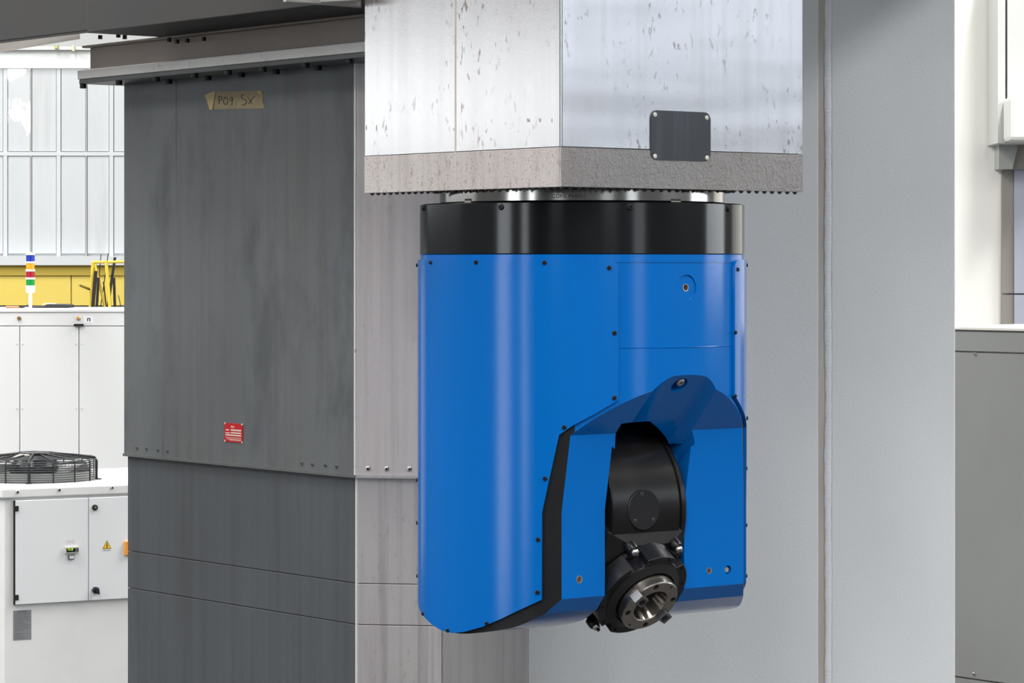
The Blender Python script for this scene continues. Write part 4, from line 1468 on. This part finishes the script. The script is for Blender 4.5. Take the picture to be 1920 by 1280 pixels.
# warning triangle
tri = [pd_.ab(*p) for p in ((192, 1029), (208.7, 1028.3), (200.3, 1012.8))]
m_ = MB().prism(tri, lambda a, b, d: pd_.pt(a, b, d), 0, .0006); ws = m_.build('warning_sign', dark_print, d2)
cx_ = sum(p[0] for p in tri) / 3; cz_ = sum(p[1] for p in tri) / 3
m_ = MB().prism([(cx_ + (p[0] - cx_) * .84, cz_ + (p[1] - cz_) * .84) for p in tri], lambda a, b, d: pd_.pt(a, b, d), .0006, .001); m_.build('warning_field', flat('warning_yellow', lin(255, 205, 20), .5), d2)
u_ = (tri[1][0] - tri[0][0])
BOLT = [(.06, .42), (-.10, -.02), (.0, .02), (-.06, -.24), (-.11, -.22), (.0, -.36), (.06, -.19), (.02, -.20), (.10, .10), (.0, .06), (.12, .40)]
m_ = MB().prism([(cx_ + x * u_, cz_ + y * u_ * .8 + .002) for x, y in BOLT], lambda a, b, d: pd_.pt(a, b, d), .001, .0014); m_.build('bolt_symbol', dark_print, d2)
m_ = MB(); pd_.pxbox(m_, 191.5, 1029.5, 208.5, 1032.2, 0, .0006); m_.build('caption_strip', flat('caption_white', (.75, .76, .77, 1), .5), d2)
m_ = MB(); pd_.pxbox(m_, 195, 1030.2, 199, 1031.6, .0006, .001); pd_.pxbox(m_, 201, 1030.2, 205.5, 1031.6, .0006, .001); m_.build('caption_print', flat('caption_grey', (.3, .32, .3, 1), .5), d2)
m_ = MB(); pd_.pxbox(m_, 232.5, 1014, 246, 1040, 0, .012); m_.build('orange_switch_plate', flat('orange_plate', lin(250, 165, 60), .5), d2, bevel=.001)
# grey data plate
m_ = MB(); pch.pxbox(m_, 24.5, 1142.5, 58.5, 1200, 0, .0012); dp = m_.build('data_plate', flat('data_plate_grey', (.33, .345, .355, 1), .4, .3), chl)
m_ = MB()
rr = random.Random(5)
a0, zb0 = pch.ab(26, 1199); a1, zt0 = pch.ab(57.5, 1144)
n = 17
for i in range(n):
    zl = zt0 - (zt0 - zb0) * (i + .6) / n
    if i in (12,):
        continue
    hgt = .0012 if i else .003
    pch.box(m_, a0 + (a1 - a0) * (.03 if i else .2), a0 + (a1 - a0) * (rr.uniform(.5, .97) if i < 12 else rr.uniform(.3, .9)), zl, zl + hgt, .0012, .0016)
m_.build('print', flat('plate_print', (.12, .125, .135, 1), .6), dp)

# fan with wire guard on the chiller lid
YF2 = 11.05
fc = P(66, 0, YF2)
fan = thing('cooling_fan', 'round black axial fan in a wire guard on top of the chiller', 'fan', (fc.x, fc.y, z_t))
RF = 113 * YF2 / F
ring_pts = lambda r, z: [V((fc.x + r * math.cos(2 * math.pi * i / 64), fc.y + r * math.sin(2 * math.pi * i / 64), z)) for i in range(64)]
hF = 39 * YF2 / F
for i in range(10):
    MB().tube(ring_pts(RF, z_t + .004 + hF * i / 9.5), .0018, 6, closed=True).build('guard_ring', wire_m, fan, smooth=60)
for i in range(9):
    MB().tube(ring_pts(RF * (.34 + .064 * i), z_t + hF + .004 + .016 * (1 - (.34 + .064 * i)) ), .0016, 5, closed=True).build('guard_ring', wire_m, fan, smooth=60)
MB().lathe([(RF * .93, 0), (RF * .93, hF * .42), (RF * .96, hF * .46)], (fc.x, fc.y, z_t), AX, 64, close=False).build('shroud', flat('shroud_pale', (.55, .56, .54, 1), .5), fan, smooth=40)
MB().lathe([(RF * .42, 0), (RF * .42, hF * .5), (RF * .30, hF * .95), (RF * .26, hF * 1.0)], (fc.x, fc.y, z_t + .012), AX, 40).build('hub', fan_black, fan, smooth=30)
for i in range(7):
    a = 2 * math.pi * i / 7 + .3
    t = MB()
    e1 = V((math.cos(a), math.sin(a), 0)); e2 = V((-math.sin(a), math.cos(a), 0))
    c0 = V((fc.x, fc.y, z_t + hF * .55))
    A = c0 + e1 * RF * .36; B = c0 + e1 * RF * .88
    q1 = [A - e2 * RF * .12 + V((0, 0, -.012)), B - e2 * RF * .22 + V((0, 0, -.014)), B + e2 * RF * .22 + V((0, 0, .016)), A + e2 * RF * .12 + V((0, 0, .012))]
    t.add(q1 + [p + V((0, 0, .003)) for p in q1], [(3, 2, 1, 0), (4, 5, 6, 7), (0, 1, 5, 4), (1, 2, 6, 5), (2, 3, 7, 6), (3, 0, 4, 7)])
    t.build('blade', fan_black, fan)
for i in range(16):
    a = 2 * math.pi * i / 16 + .06
    d = V((math.cos(a), math.sin(a), 0))
    c0 = V((fc.x, fc.y, 0))
    thick = i % 4 == 0
    pts = [c0 + d * RF * 1.01 + V((0, 0, z_t)), c0 + d * RF * 1.01 + V((0, 0, z_t + hF - .008)), c0 + d * RF * .985 + V((0, 0, z_t + hF + .004)), c0 + d * RF * .3 + V((0, 0, z_t + hF + .020))]
    MB().tube(pts, .0052 if thick else .0026, 8).build('guard_arm' if thick else 'guard_wire', fan_black, fan, smooth=50)
    if thick:
        MB().cyl(c0 + d * RF * 1.04 + V((0, 0, z_t)), AX, .012, .003, 14).build('foot', fan_black, fan)
MB().tube(ring_pts(RF * .3, z_t + hF + .021), .004, 6, closed=True).build('hub_ring', fan_black, fan, smooth=50)
MB().lathe([(RF * .29, 0), (RF * .29, .004), (RF * .24, .007)], (fc.x, fc.y, z_t + hF + .016), AX, 32).build('hub_plate', fan_black, fan, smooth=40)
MB().tube([V((fc.x - RF * .9, fc.y - RF * .5, z_t + hF * .8)), V((fc.x - RF * .35, fc.y - RF * .45, z_t + hF * 1.05)), V((fc.x - RF * .18, fc.y - RF * .4, z_t + hF * 1.25)), V((fc.x - .01, fc.y - RF * .3, z_t + hF * 1.2))], .004, 8).build('supply_cable', flat('cable_pale', (.62, .58, .52, 1), .5), fan, smooth=50)
